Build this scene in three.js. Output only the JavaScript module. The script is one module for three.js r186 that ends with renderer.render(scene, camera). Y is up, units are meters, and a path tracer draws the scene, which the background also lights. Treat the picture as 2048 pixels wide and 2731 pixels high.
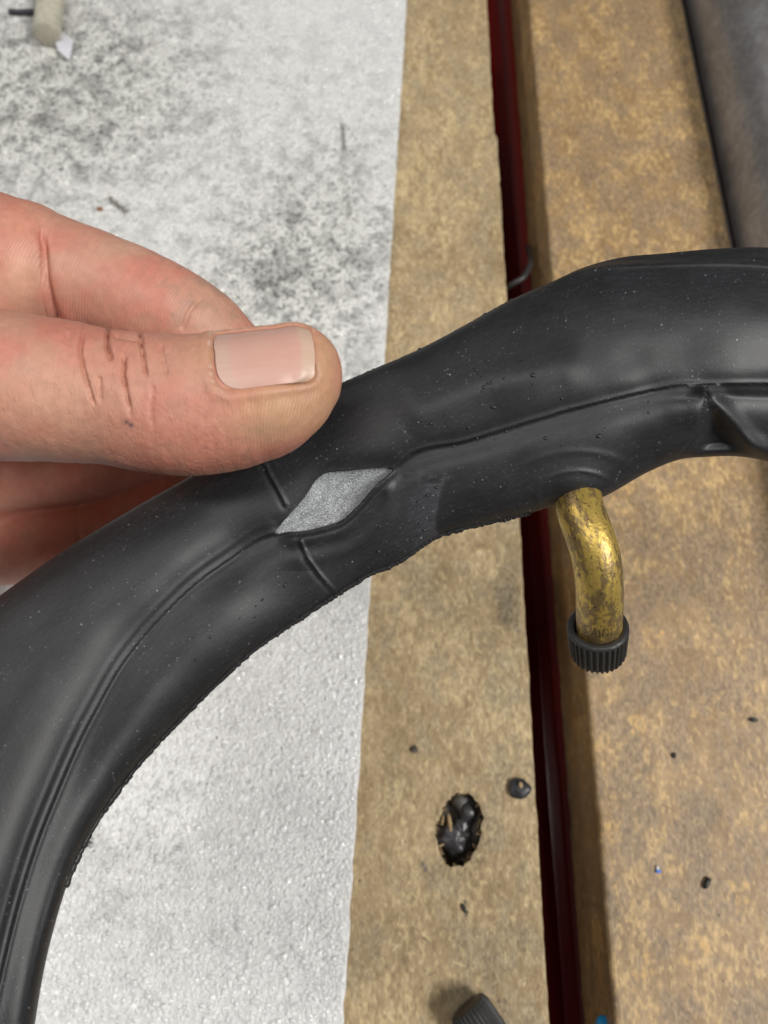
import * as THREE from 'three';
import { mergeGeometries, mergeVertices } from 'three/addons/utils/BufferGeometryUtils.js';
import { RectAreaLightUniformsLib } from 'three/addons/lights/RectAreaLightUniformsLib.js';

// ---------------------------------------------------------------- camera, light, exposure
RectAreaLightUniformsLib.init();
const scene = new THREE.Scene();
const TILT = 21 * Math.PI / 180, H = 0.225, F = 1972;              // phone lens: 1972 photo pixels of focal length, 225 mm above the bench
const camera = new THREE.PerspectiveCamera(2 * Math.atan(1365.5 / F) * 180 / Math.PI, 768 / 1024, 0.02, 12);
camera.position.set(0, H, 0.09);
const FWD = new THREE.Vector3(0, -Math.cos(TILT), -Math.sin(TILT)), UPV = new THREE.Vector3(0, Math.sin(TILT), -Math.cos(TILT)), RIGHT = new THREE.Vector3(1, 0, 0);
camera.up.set(0, 0, -1);
camera.lookAt(camera.position.clone().add(FWD));
camera.focus = 0.118;
camera.userData.fStop = 24;
scene.background = new THREE.Color().setRGB(0.06, 0.059, 0.058);   // the dim workshop around
const renderer = new THREE.WebGLRenderer({ antialias: true });
renderer.toneMapping = THREE.LinearToneMapping;
renderer.toneMappingExposure = 0.92;
renderer.shadowMap.enabled = true;

const LAMPS = [
  { at: [1.28, 1.5, 0.48], size: [0.5, 0.7], power: 44, color: [1.0, 0.985, 0.95], label: 'ceiling lamp to the right, nearest the photographer' },
  { at: [-0.42, 1.55, 0.08], size: [1.2, 0.2], power: 9.5, color: [1.0, 0.985, 0.95], label: 'long ceiling lamp above the left half of the bench' },
  { at: [-1.25, 1.25, -0.75], size: [0.3, 1.25], power: 7, color: [1.0, 0.985, 0.95], label: 'long ceiling lamp over the far left of the bench' },
];

// ---------------------------------------------------------------- helpers
const rnd = (seed) => () => { seed = (seed + 0x6d2b79f5) | 0; let t = Math.imul(seed ^ (seed >>> 15), 1 | seed); t = (t + Math.imul(t ^ (t >>> 7), 61 | t)) ^ t; return ((t ^ (t >>> 14)) >>> 0) / 4294967296; };
const clamp = (x, a = 0, b = 1) => Math.min(b, Math.max(a, x)), lerp = (a, b, t) => a + (b - a) * t;
const sstep = (a, b, x) => { const t = clamp((x - a) / (b - a)); return t * t * (3 - 2 * t); };
const hash = (x, y, z) => { let h = Math.imul(x, 374761393) + Math.imul(y, 668265263) + Math.imul(z, 2147483647 ^ 0x5bd1e995); h = Math.imul(h ^ (h >>> 13), 1274126177); return ((h ^ (h >>> 16)) >>> 0) / 4294967296; };
function noise(x, y, z = 0) {
  const xi = Math.floor(x), yi = Math.floor(y), zi = Math.floor(z); let fx = x - xi, fy = y - yi, fz = z - zi;
  fx = fx * fx * (3 - 2 * fx); fy = fy * fy * (3 - 2 * fy); fz = fz * fz * (3 - 2 * fz);
  const a = lerp(lerp(hash(xi, yi, zi), hash(xi + 1, yi, zi), fx), lerp(hash(xi, yi + 1, zi), hash(xi + 1, yi + 1, zi), fx), fy);
  if (fz === 0) return a;
  const b = lerp(lerp(hash(xi, yi, zi + 1), hash(xi + 1, yi, zi + 1), fx), lerp(hash(xi, yi + 1, zi + 1), hash(xi + 1, yi + 1, zi + 1), fx), fy);
  return lerp(a, b, fz);
}
const fbm = (x, y, z = 0, n = 4) => { let s = 0, a = 0.5, t = 0; for (let i = 0; i < n; i++) { s += a * noise(x, y, z); t += a; a *= 0.5; x = x * 2.03 + 7.1; y = y * 2.03 + 3.7; z = z * 2.03; } return s / t; };
const CAM = camera.position.clone();
// survey frame (mm): X right, Y down, Z away from the lens; S() reads a spot of the photograph at a distance, W() takes it to the world in metres
const S = (px, py, d) => [(px - 1024) * d / F, (py - 1365.5) * d / F, d];
const W = ([x, y, z]) => new THREE.Vector3().copy(CAM).addScaledVector(RIGHT, x * 1e-3).addScaledVector(UPV, -y * 1e-3).addScaledVector(FWD, z * 1e-3);
const at = (px, py, d) => W(S(px, py, d));
function onPlane(px, py, y = 0) {                                   // where the bench shows that spot, at height y
  const dir = new THREE.Vector3().copy(FWD).addScaledVector(RIGHT, (px - 1024) / F).addScaledVector(UPV, -(py - 1365.5) / F);
  return CAM.clone().addScaledVector(dir, (y - CAM.y) / dir.y);
}
const used = {};
function numbered(n) { const k = used[n] = (used[n] ?? -1) + 1; return k ? n + '_' + String(k).padStart(3, '0') : n; }
function tag(o, label, category, group) { o.userData.label = label; if (category) o.userData.category = category; if (group) o.userData.group = group; return o; }
function mesh(name, g, m, parent = scene) { const o = new THREE.Mesh(g, m); o.name = parent === scene ? numbered(name) : name; o.castShadow = o.receiveShadow = true; parent.add(o); return o; }
function thing(name, label, category, pos = new THREE.Vector3(), group) { const o = new THREE.Group(); o.name = numbered(name); o.position.copy(pos); scene.add(o); return tag(o, label, category, group); }
// a mesh whose geometry is given in world coordinates, moved under a parent that stands elsewhere
function part(name, g, m, parent) { g.translate(-parent.position.x, -parent.position.y, -parent.position.z); return mesh(name, g, m, parent); }
function dataTex(w, h, fn, srgb = false, rep = true) {
  const d = new Uint8Array(w * h * 4);
  for (let y = 0, i = 0; y < h; y++) for (let x = 0; x < w; x++, i += 4) { const c = fn(x, y); if (typeof c === 'number') d[i] = d[i + 1] = d[i + 2] = clamp(c, 0, 255); else { d[i] = clamp(c[0], 0, 255); d[i + 1] = clamp(c[1], 0, 255); d[i + 2] = clamp(c[2], 0, 255); } d[i + 3] = 255; }
  const t = new THREE.DataTexture(d, w, h); t.magFilter = t.minFilter = THREE.LinearFilter; t.wrapS = t.wrapT = rep ? THREE.RepeatWrapping : THREE.ClampToEdgeWrapping;
  if (srgb) t.colorSpace = THREE.SRGBColorSpace; t.needsUpdate = true; return t;
}
function canvasTex(w, h, paint, srgb = true) {
  const c = document.createElement('canvas'); c.width = w; c.height = h; paint(c.getContext('2d'), w, h);
  const t = new THREE.CanvasTexture(c); t.magFilter = THREE.LinearFilter; if (srgb) t.colorSpace = THREE.SRGBColorSpace; return t;
}
const repeated = (t, u, v) => { const r = t.clone(); r.wrapS = r.wrapT = THREE.RepeatWrapping; r.repeat.set(u, v); r.needsUpdate = true; return r; };
const boxes = new Map();
function distPoly(x, y, pts, reach = 150) {                         // distance to a polyline (999 when out of reach), the side of it, how far along
  let bx = boxes.get(pts);
  if (!bx) { bx = [1e9, 1e9, -1e9, -1e9]; for (const p of pts) { bx[0] = Math.min(bx[0], p[0]); bx[1] = Math.min(bx[1], p[1]); bx[2] = Math.max(bx[2], p[0]); bx[3] = Math.max(bx[3], p[1]); } boxes.set(pts, bx); }
  if (x < bx[0] - reach || y < bx[1] - reach || x > bx[2] + reach || y > bx[3] + reach) return [999, 1, 0];
  let best = 1e18, side = 0, along = 0;
  for (let i = 0; i < pts.length - 1; i++) {
    const a = pts[i], b = pts[i + 1], ux = b[0] - a[0], uy = b[1] - a[1], vx = x - a[0], vy = y - a[1]; let t = (vx * ux + vy * uy) / (ux * ux + uy * uy); t = t < 0 ? 0 : t > 1 ? 1 : t;
    const dx = vx - t * ux, dy = vy - t * uy, d = dx * dx + dy * dy;
    if (d < best) { best = d; side = ux * dy - uy * dx; along = i + t; }
  }
  return [Math.sqrt(best), Math.sign(side), along / (pts.length - 1)];
}
const inside = (x, y, P) => { let c = false; for (let i = 0, j = P.length - 1; i < P.length; j = i++) if ((P[i][1] > y) !== (P[j][1] > y) && x < (P[j][0] - P[i][0]) * (y - P[i][1]) / (P[j][1] - P[i][1]) + P[i][0]) c = !c; return c; };
const spline = (pts, n, closed = false) => new THREE.CatmullRomCurve3(pts.map((p) => new THREE.Vector3(p[0], p[1], p[2] ?? 0)), closed, 'centripetal').getPoints(n).map((v) => [v.x, v.y, v.z]);
function gridGeo(nu, nv, fn, keep) {                                // fn(u, v) -> {p: Vector3, uv: [u, v], c?: [r, g, b]}
  const pos = [], uv = [], col = [], idx = []; let hasC = false;
  for (let j = 0; j <= nv; j++) for (let i = 0; i <= nu; i++) { const o = fn(i / nu, j / nv, i, j); pos.push(o.p.x, o.p.y, o.p.z); uv.push(...o.uv); if (o.c) { hasC = true; col.push(...o.c); } }
  for (let j = 0; j < nv; j++) for (let i = 0; i < nu; i++) { if (keep && !keep(i, j)) continue; const a = j * (nu + 1) + i, b = a + 1, c = a + nu + 1, d = c + 1; idx.push(a, b, d, a, d, c); }
  const g = new THREE.BufferGeometry(); g.setAttribute('position', new THREE.Float32BufferAttribute(pos, 3)); g.setAttribute('uv', new THREE.Float32BufferAttribute(uv, 2));
  if (hasC) g.setAttribute('color', new THREE.Float32BufferAttribute(col, 3)); g.setIndex(idx); g.computeVertexNormals(); return g;
}
// tube swept along world points with a radius that may vary; the ends are rounded off
function sweep(pts, radius, seg, uvScale = 1) {
  const n = pts.length, frames = [], T = pts.map((p, i) => pts[Math.min(n - 1, i + 1)].clone().sub(pts[Math.max(0, i - 1)]).normalize());
  let N = Math.abs(T[0].y) < 0.9 ? new THREE.Vector3(0, 1, 0) : new THREE.Vector3(1, 0, 0), len = 0;
  for (let i = 0; i < n; i++) { N = N.clone().addScaledVector(T[i], -N.dot(T[i])).normalize(); frames.push([N, new THREE.Vector3().crossVectors(T[i], N)]); }
  const acc = pts.map((p, i) => (len += i ? p.distanceTo(pts[i - 1]) : 0));
  return gridGeo(seg, n - 1, (u, v, i, j) => { const a = u * Math.PI * 2, r = typeof radius === 'function' ? radius(j / (n - 1), a) : radius; return { p: pts[j].clone().addScaledVector(frames[j][0], Math.cos(a) * r).addScaledVector(frames[j][1], Math.sin(a) * r), uv: [u * uvScale, acc[j]] }; });
}

// ---------------------------------------------------------------- lamps (the ceiling lights of the workshop, above the frame)
for (const L of LAMPS) {
  const p = new THREE.Vector3(...L.at), lamp = thing('ceiling_lamp', L.label, 'lamp', p, 'ceiling lamps of the workshop');
  const steel = new THREE.MeshStandardMaterial({ color: new THREE.Color().setRGB(0.7, 0.7, 0.68), roughness: 0.5 });
  const glow = new THREE.MeshStandardMaterial({ color: 0xffffff, emissive: new THREE.Color().setRGB(...L.color), emissiveIntensity: 2.5, roughness: 0.6 });
  const b = new THREE.BoxGeometry(L.size[0] + 0.04, 0.06, L.size[1] + 0.04); b.translate(0, 0.036, 0); mesh('housing', b, steel, lamp);
  const d = new THREE.BoxGeometry(L.size[0], 0.004, L.size[1]); d.translate(0, 0.003, 0); mesh('diffuser', d, glow, lamp);
  lamp.lookAt(0, p.y, 0); lamp.rotation.set(0, 0, 0);
  const light = new THREE.RectAreaLight(new THREE.Color().setRGB(...L.color), L.power, L.size[0], L.size[1]);
  light.position.set(p.x, p.y - 0.003, p.z); light.rotation.set(-Math.PI / 2, 0, 0); scene.add(light);
}

// ---------------------------------------------------------------- the phone that takes the picture, just behind the lens: it shades the hollow of the hand
{
  const ph = thing('phone', 'dark smartphone held over the bench, taking the picture', 'phone', W([-24, 56, -6])), body = new THREE.BoxGeometry(0.072, 0.147, 0.0076), glass = new THREE.MeshStandardMaterial({ color: new THREE.Color().setRGB(0.06, 0.06, 0.065), roughness: 0.35 });
  ph.quaternion.copy(camera.quaternion); mesh('body', body, glass, ph);
  const bumpG = new THREE.BoxGeometry(0.028, 0.03, 0.001); bumpG.translate(0.02, 0.055, -0.0042); mesh('camera_bump', bumpG, glass, ph);
}
// ---------------------------------------------------------------- shared fine textures
const fineBump = dataTex(1024, 1024, (x, y) => 255 * (0.55 * noise(x / 3.1 % 330, y / 3.1 % 330) + 0.45 * noise(x / 7.7, y / 7.7)));
const BOARD_LEN = 0.4, BOARD_W = 0.1;                             // each board's colour map covers this patch of its top

// pressed-fibre board: mottled tan ground, fibres as strokes, worn and greasy patches with a ragged outline
function boardTexture(seed, pal, worn, extra) {
  const w = 768, h = 2048, r = rnd(seed);
  const base = canvasTex(w, h, (g) => {
    const im = g.createImageData(w, h), d = im.data;
    for (let y = 0, i = 0; y < h; y++) for (let x = 0; x < w; x++, i += 4) {
      const X = x / w * BOARD_W * 1000, Y = y / h * BOARD_LEN * 1000;
      const big = fbm(X / 14 + seed, Y / 22, 0, 4), mid = fbm(X / 1.9, Y / 3.4 + seed, 0, 3), fine = noise(X / 0.5, Y / 0.95 + seed), ragged = fbm(X / 6, Y / 8, seed, 5);
      const flakes = fbm(X / 0.9, Y / 1.7, seed + 3, 4), zone = fbm(X / 9, Y / 17, seed + 8, 4);
      let k = 0.5 + 0.8 * (mid - 0.5) + 0.36 * (fine - 0.5) + 0.5 * (big - 0.5);
      const grey = sstep(worn[0], worn[1], 0.62 * ragged + 0.38 * mid), bare = sstep(0.48, 0.63, 0.62 * flakes + 0.38 * zone) * worn[3];
      const A = pal.dark, B = pal.light, C = pal.grey, D = pal.fleck; k = clamp(k);
      for (let c = 0; c < 3; c++) d[i + c] = lerp(lerp(lerp(A[c], B[c], k), C[c] * (0.78 + 0.44 * fine), grey * worn[2]), D[c] * (0.85 + 0.3 * fine), bare * (0.35 + 0.65 * (1 - grey)));
      d[i + 3] = 255;
    }
    g.putImageData(im, 0, 0);
    const mm = (v) => v / 1000 / BOARD_W * w, ml = (v) => v / 1000 / BOARD_LEN * h;
    for (let i = 0; i < pal.fibres; i++) {                          // fibres and chips pressed into the board
      const x = r() * w, y = r() * h, a = (r() - 0.5) * 2.6 + Math.PI / 2, l = 0.4 + r() * r() * 3, light = r() < 0.6;
      g.strokeStyle = light ? `rgba(${pal.fleck.join()},${0.15 + 0.6 * r() * r()})` : `rgba(${pal.speck.join()},${0.15 + 0.5 * r() * r()})`;
      g.lineWidth = 0.7 + r() * 1.8; g.beginPath(); g.moveTo(x, y); g.quadraticCurveTo(x + mm(l * 0.5) * Math.cos(a) + (r() - 0.5) * 3, y + ml(l * 0.5) * Math.sin(a), x + mm(l) * Math.cos(a), y + ml(l) * Math.sin(a)); g.stroke();
    }
    for (let i = 0; i < 240; i++) { g.fillStyle = `rgba(40,32,24,${0.3 + 0.5 * r()})`; g.beginPath(); g.ellipse(r() * w, r() * h, 0.4 + r() * r() * 2.2, 0.4 + r() * r() * 2.2, r() * 3, 0, 7); g.fill(); }
    extra?.(g, w, h, r);
  });
  base.wrapS = base.wrapT = THREE.MirroredRepeatWrapping;
  return base;
}
// place a spot of the bench on a board's colour map whose corner lies at [x0, z0]
const onMap = (px, py, x0, z0, w, h) => { const p = onPlane(px, py); return [(p.x - x0) / BOARD_W * w, (p.z - z0) / BOARD_LEN * h]; };
function ragged(g, x, y, rx, ry, rot, color, alpha, n, r) {         // mark made of many small dabs: grease, wear, painted shadow
  for (let i = 0; i < n; i++) { const a = r() * 6.28, q = Math.sqrt(r()), X = q * rx * Math.cos(a), Y = q * ry * Math.sin(a), s = 0.8 + r() * 2.6; g.fillStyle = `rgba(${color},${alpha * (0.4 + 0.6 * r())})`; g.beginPath(); g.ellipse(x + X * Math.cos(rot) - Y * Math.sin(rot), y + X * Math.sin(rot) + Y * Math.cos(rot), s, s * (0.5 + r()), r() * 3, 0, 7); g.fill(); }
}

// ---------------------------------------------------------------- bench boards
const edgeLine = (a, b, n, jit, seed, y = 0) => { const A = onPlane(...a, y), B = onPlane(...b, y), out = [], dir = B.clone().sub(A); A.addScaledVector(dir, -0.22); B.addScaledVector(dir, 0.25); for (let i = 0; i <= n; i++) { const p = A.clone().lerp(B, i / n); p.x += jit * (fbm(i * 0.31, seed, 0, 3) - 0.5) + jit * 0.6 * (noise(i * 1.7, seed + 9) - 0.5); out.push(p); } return out; };
function boardGeo(outline, holes, thick, bevel) {
  const sh = new THREE.Shape(outline.map((p) => new THREE.Vector2(p.x, -p.z)));
  for (const h of holes) sh.holes.push(new THREE.Path(h.map((p) => new THREE.Vector2(p.x, -p.z))));
  const g = new THREE.ExtrudeGeometry(sh, { depth: thick - 2 * bevel, bevelEnabled: true, bevelThickness: bevel, bevelSize: bevel, bevelOffset: -bevel, bevelSegments: 3, curveSegments: 8 });
  g.rotateX(-Math.PI / 2); g.translate(0, -thick + bevel, 0); return g;
}
function planarUV(g, x0, z0) { const p = g.attributes.position, uv = new Float32Array(p.count * 2), n = g.attributes.normal; for (let i = 0; i < p.count; i++) { const side = Math.abs(n.getY(i)) < 0.5; uv[2 * i] = (p.getX(i) + (side ? p.getY(i) * 0.9 : 0) - x0) / BOARD_W; uv[2 * i + 1] = 1 - (p.getZ(i) - z0) / BOARD_LEN; } g.setAttribute('uv', new THREE.BufferAttribute(uv, 2)); return g; }
const THICK = 0.035;
const L0 = [-0.04, -0.25], R0 = [0.05, -0.25];
{
  const tex = boardTexture(11, { dark: [134, 112, 80], light: [208, 184, 144], grey: [150, 136, 112], fleck: [232, 212, 164], speck: [94, 76, 54], fibres: 14000 }, [0.48, 0.64, 0.5, 0.38], (g, w, h, r) => {
    const spot = (px, py, rx, ry, c, a, n) => { const [x, y] = onMap(px, py, ...L0, w, h); ragged(g, x, y, rx / 1000 / BOARD_W * w, ry / 1000 / BOARD_LEN * h, 0, c, a, n, r); };
    spot(1352, 1590, 4.2, 9, '58,54,42', 0.10, 900); spot(1350, 1450, 4.2, 9, '78,72,58', 0.07, 700); spot(1356, 1640, 3.6, 5, '50,46,36', 0.10, 350);  // cast shadow of the valve and its cap, painted in over grey wear
    spot(1150, 740, 4, 7, '120,108,90', 0.1, 200); spot(1090, 190, 2, 14, '90,84,72', 0.1, 200); spot(1060, 2430, 9, 12, '96,84,70', 0.07, 400); spot(1224, 2215, 8.6, 11.5, '60,46,30', 0.12, 420); spot(1228, 2290, 6, 6, '54,42,28', 0.14, 260);
    spot(1130, 2310, 1.2, 1.2, '70,70,78', 0.4, 12); spot(1080, 2060, 5, 8, '120,108,88', 0.08, 240); spot(1240, 2420, 1.0, 2.2, '40,34,28', 0.5, 16); spot(1103, 1998, 1.2, 1.2, '60,48,42', 0.5, 12); spot(1200, 1770, 14, 12, '130,112,84', 0.05, 400);
    spot(1340, 2680, 1.4, 1.4, '60,48,38', 0.4, 14); spot(1160, 1680, 6, 9, '120,106,82', 0.07, 260); spot(1400, 1800, 5, 14, '128,116,98', 0.09, 400); spot(1040, 2600, 8, 10, '110,96,76', 0.07, 300);
  });
  const mat = new THREE.MeshStandardMaterial({ map: tex, roughness: 0.62, bumpMap: repeated(fineBump, 3, 12), bumpScale: 0.00012 });
  const e = edgeLine([1305, 0], [1465, 2731], 260, 0.0005, 3), far = e[0].z;
  for (const p of e) if (p.z < onPlane(1325, 365).z) p.x -= 0.0011 * sstep(0, 0.002, onPlane(1325, 365).z - p.z);   // a chip out of the edge
  const out = [new THREE.Vector3(-0.4, 0, far), ...e, new THREE.Vector3(-0.4, 0, e.at(-1).z)];
  const c = [[1224, 2108], [1256, 2114], [1282, 2140], [1294, 2166], [1292, 2200], [1288, 2238], [1276, 2272], [1258, 2298], [1228, 2318], [1200, 2316], [1176, 2296], [1160, 2262], [1154, 2222], [1158, 2190], [1172, 2168], [1178, 2146], [1198, 2122]];
  const hole = spline(c.map(([x, y]) => onPlane(x, y)).map((p) => [p.x, p.y, p.z]), 90, true).slice(0, -1).map((p, i) => new THREE.Vector3(p[0] + 0.0009 * (noise(i * 0.7, 5) - 0.5), 0, p[2] + 0.0009 * (noise(i * 0.7, 15) - 0.5)));
  const b = mesh('bench_board', planarUV(boardGeo(out, [hole], THICK, 0.0007), ...L0), mat);
  const sr = rnd(83), fib = mergeGeometries(Array.from({ length: 150 }, () => { const k = Math.floor(sr() * hole.length), e = hole[k], g = new THREE.CylinderGeometry(0.00008, 0.00022, 0.0012 + 0.0022 * sr(), 5, 1); g.rotateX(Math.PI / 2 + (sr() - 0.5)); g.rotateY(sr() * 6.28); g.translate(e.x + (sr() - 0.5) * 0.0018, -0.0006 - 0.005 * sr() * sr(), e.z + (sr() - 0.5) * 0.0018); return g; }));
  const fo = mesh('torn_fibres', fib, new THREE.MeshStandardMaterial({ color: new THREE.Color().setRGB(0.3, 0.2, 0.1), roughness: 0.8 }), b); fo.userData.kind = 'stuff';
  tag(b, 'tan pressed fibre board left of the gap, with a ragged hole, partly under the foam', 'board');
}
{
  const tex = boardTexture(47, { dark: [132, 106, 74], light: [196, 164, 120], grey: [140, 120, 97], fleck: [232, 198, 138], speck: [100, 80, 60], fibres: 6000 }, [0.41, 0.58, 0.65, 0.48], (g, w, h, r) => {
    const spot = (px, py, rx, ry, c, a, n) => { const [x, y] = onMap(px, py, ...R0, w, h); ragged(g, x, y, rx / 1000 / BOARD_W * w, ry / 1000 / BOARD_LEN * h, 0, c, a, n, r); };
    for (const [x, y, rx, ry] of [[1432, 130, 2, 22], [1448, 260, 2.5, 20], [1478, 420, 3, 12], [1500, 640, 5, 10], [1640, 530, 4, 10], [1655, 620, 3, 8], [1560, 590, 3, 5], [1850, 1270, 7, 6], [1600, 2030, 2, 8], [1625, 2200, 2, 9], [1640, 2330, 2, 12], [1720, 2580, 3, 3], [1850, 2540, 4, 4], [1960, 2390, 3, 4], [1700, 1930, 2, 2], [1740, 1700, 3, 3], [1650, 1330, 3, 4], [1900, 1900, 5, 4]]) for (let q = 0; q < 9; q++) spot(x + (r() - 0.5) * rx * 22, y + (r() - 0.5) * ry * 22, rx * (0.15 + 0.35 * r()), ry * (0.15 + 0.35 * r()), '226,182,112', 0.3, 14);
    for (const [x, y, rx, ry] of [[1560, 300, 9, 26], [1590, 480, 6, 18], [1700, 1500, 8, 12], [1680, 1660, 9, 12], [1910, 1650, 1.6, 2.4], [1890, 1700, 1.2, 3], [1800, 2400, 10, 12], [1700, 2200, 7, 12], [1760, 1800, 8, 8]]) spot(x, y, rx, ry, '98,86,76', 0.10, rx > 3 ? 420 : 60);
    g.strokeStyle = 'rgba(226,186,120,.55)'; g.lineWidth = 2;      // two scratches along the board
    for (const q of [[[1604, 60], [1606, 180], [1600, 260], [1603, 300]], [[1708, 170], [1712, 300], [1714, 400], [1704, 460]], [[1546, 95], [1549, 135]]]) { g.beginPath(); q.forEach((p, i) => { const [x, y] = onMap(...p, ...R0, w, h); i ? g.lineTo(x, y) : g.moveTo(x, y); }); g.stroke(); }
  });
  const mat = new THREE.MeshStandardMaterial({ map: tex, roughness: 0.42, bumpMap: repeated(fineBump, 3, 12), bumpScale: 0.0001 });
  const e = edgeLine([1410, 0], [1640, 2731], 260, 0.0005, 23), f = edgeLine([1821, 0], [2091, 1334], 120, 0.0004, 31);
  f.forEach((p, i) => { });
  const zEnd = e.at(-1).z, d = f.at(-1).clone().sub(f[0]).normalize(), f2 = f[0].clone().addScaledVector(d, (zEnd - f[0].z) / d.z), out = [...e, f2, f[0]];
  const b = mesh('bench_board', planarUV(boardGeo(out, [], THICK, 0.0014), ...R0), mat);
  tag(b, 'worn brown board right of the gap, below the brass valve', 'board');
}
// ---------------------------------------------------------------- red steel under the gap, pipe on the right
{
  const paint = new THREE.MeshPhysicalMaterial({ color: new THREE.Color().setRGB(0.19, 0.006, 0.004), roughness: 0.25, clearcoat: 0.4, clearcoatRoughness: 0.15, bumpMap: repeated(fineBump, 2, 8), bumpScale: 0.00003 });
  const c = onPlane(1432, 1400, -0.05), beam = thing('steel_beam', 'dark red painted steel beam seen down the gap between the boards', 'beam', new THREE.Vector3(c.x + 0.045, -0.0765, -0.1));
  const sh = new THREE.Shape(); const w = 0.045, hh = 0.02, q = 0.012;
  sh.moveTo(-w + q, -hh); sh.lineTo(w - q, -hh); sh.quadraticCurveTo(w, -hh, w, -hh + q); sh.lineTo(w, hh - q); sh.quadraticCurveTo(w, hh, w - q, hh); sh.lineTo(-w + q, hh); sh.quadraticCurveTo(-w, hh, -w, hh - q); sh.lineTo(-w, -hh + q); sh.quadraticCurveTo(-w, -hh, -w + q, -hh);
  const g = new THREE.ExtrudeGeometry(sh, { depth: 0.7, bevelEnabled: false, curveSegments: 6 }); g.translate(0, 0.02, -0.4); mesh('beam', g, paint, beam);
  const ug = new THREE.BoxGeometry(0.13, 0.004, 0.9); ug.translate(c.x + 0.02, -0.125, -0.05); part('base_plate', ug, paint, beam);
  const fl = new THREE.PlaneGeometry(4, 4, 1, 1); fl.rotateX(-Math.PI / 2); fl.translate(0, -0.85, 0);
  const f = mesh('floor', fl, new THREE.MeshStandardMaterial({ color: new THREE.Color().setRGB(0.05, 0.047, 0.043), roughness: 0.9 })); f.userData.kind = 'structure'; f.userData.label = 'dark workshop floor far below the bench';
}
{
  const A = onPlane(1821, 0), B = onPlane(1954, 657), d = B.clone().sub(A).normalize(), R = 0.03, C = 0.004, perp = new THREE.Vector3(-d.z, 0, d.x).multiplyScalar(d.z > 0 ? -1 : 1), ta = A.clone().sub(CAM).dot(perp) / CAM.y;
  const tex = dataTex(512, 1024, (x, y) => { const n = fbm(x / 40, y / 60, 3, 4), f = noise(x / 4, y / 9), b = Math.exp(-(((x / 512 - 0.655) / 0.022) ** 2)) * sstep(0.35, 0.62, fbm(x / 30, y / 45, 8, 3)), rust = 0.6 * sstep(0.5, 0.8, fbm(x / 26, y / 34, 5, 4)); const k = 0.86 + 0.2 * (n - 0.5) + 0.14 * (f - 0.5); return [lerp(lerp(172, 160, rust) * k, 128, b * 0.7), lerp(lerp(170, 154, rust) * k, 128, b * 0.7), lerp(lerp(172, 150, rust) * k, 198, b * 0.7)]; }, true);
  const mat = new THREE.MeshStandardMaterial({ map: tex, roughness: 0.3, metalness: 0.45, bumpMap: repeated(fineBump, 1, 4), bumpScale: 0.00008 });
  const c0 = A.clone().addScaledVector(d, -0.12), n = 60, pts = [];
  c0.addScaledVector(perp, R * Math.sqrt(1 + ta * ta) - C * ta); c0.y = C;
  for (let i = 0; i <= n; i++) pts.push(c0.clone().addScaledVector(d, i / n * 0.55));
  const g = sweep(pts, R, 96, 1); const uv = g.attributes.uv; for (let i = 0; i < uv.count; i++) uv.setY(i, uv.getY(i) * 4);
  const o = thing('steel_pipe', 'grey steel pipe with a bluish streak beside the worn board', 'pipe', pts[0]);
  part('pipe_wall', g, mat, o);
}

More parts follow.
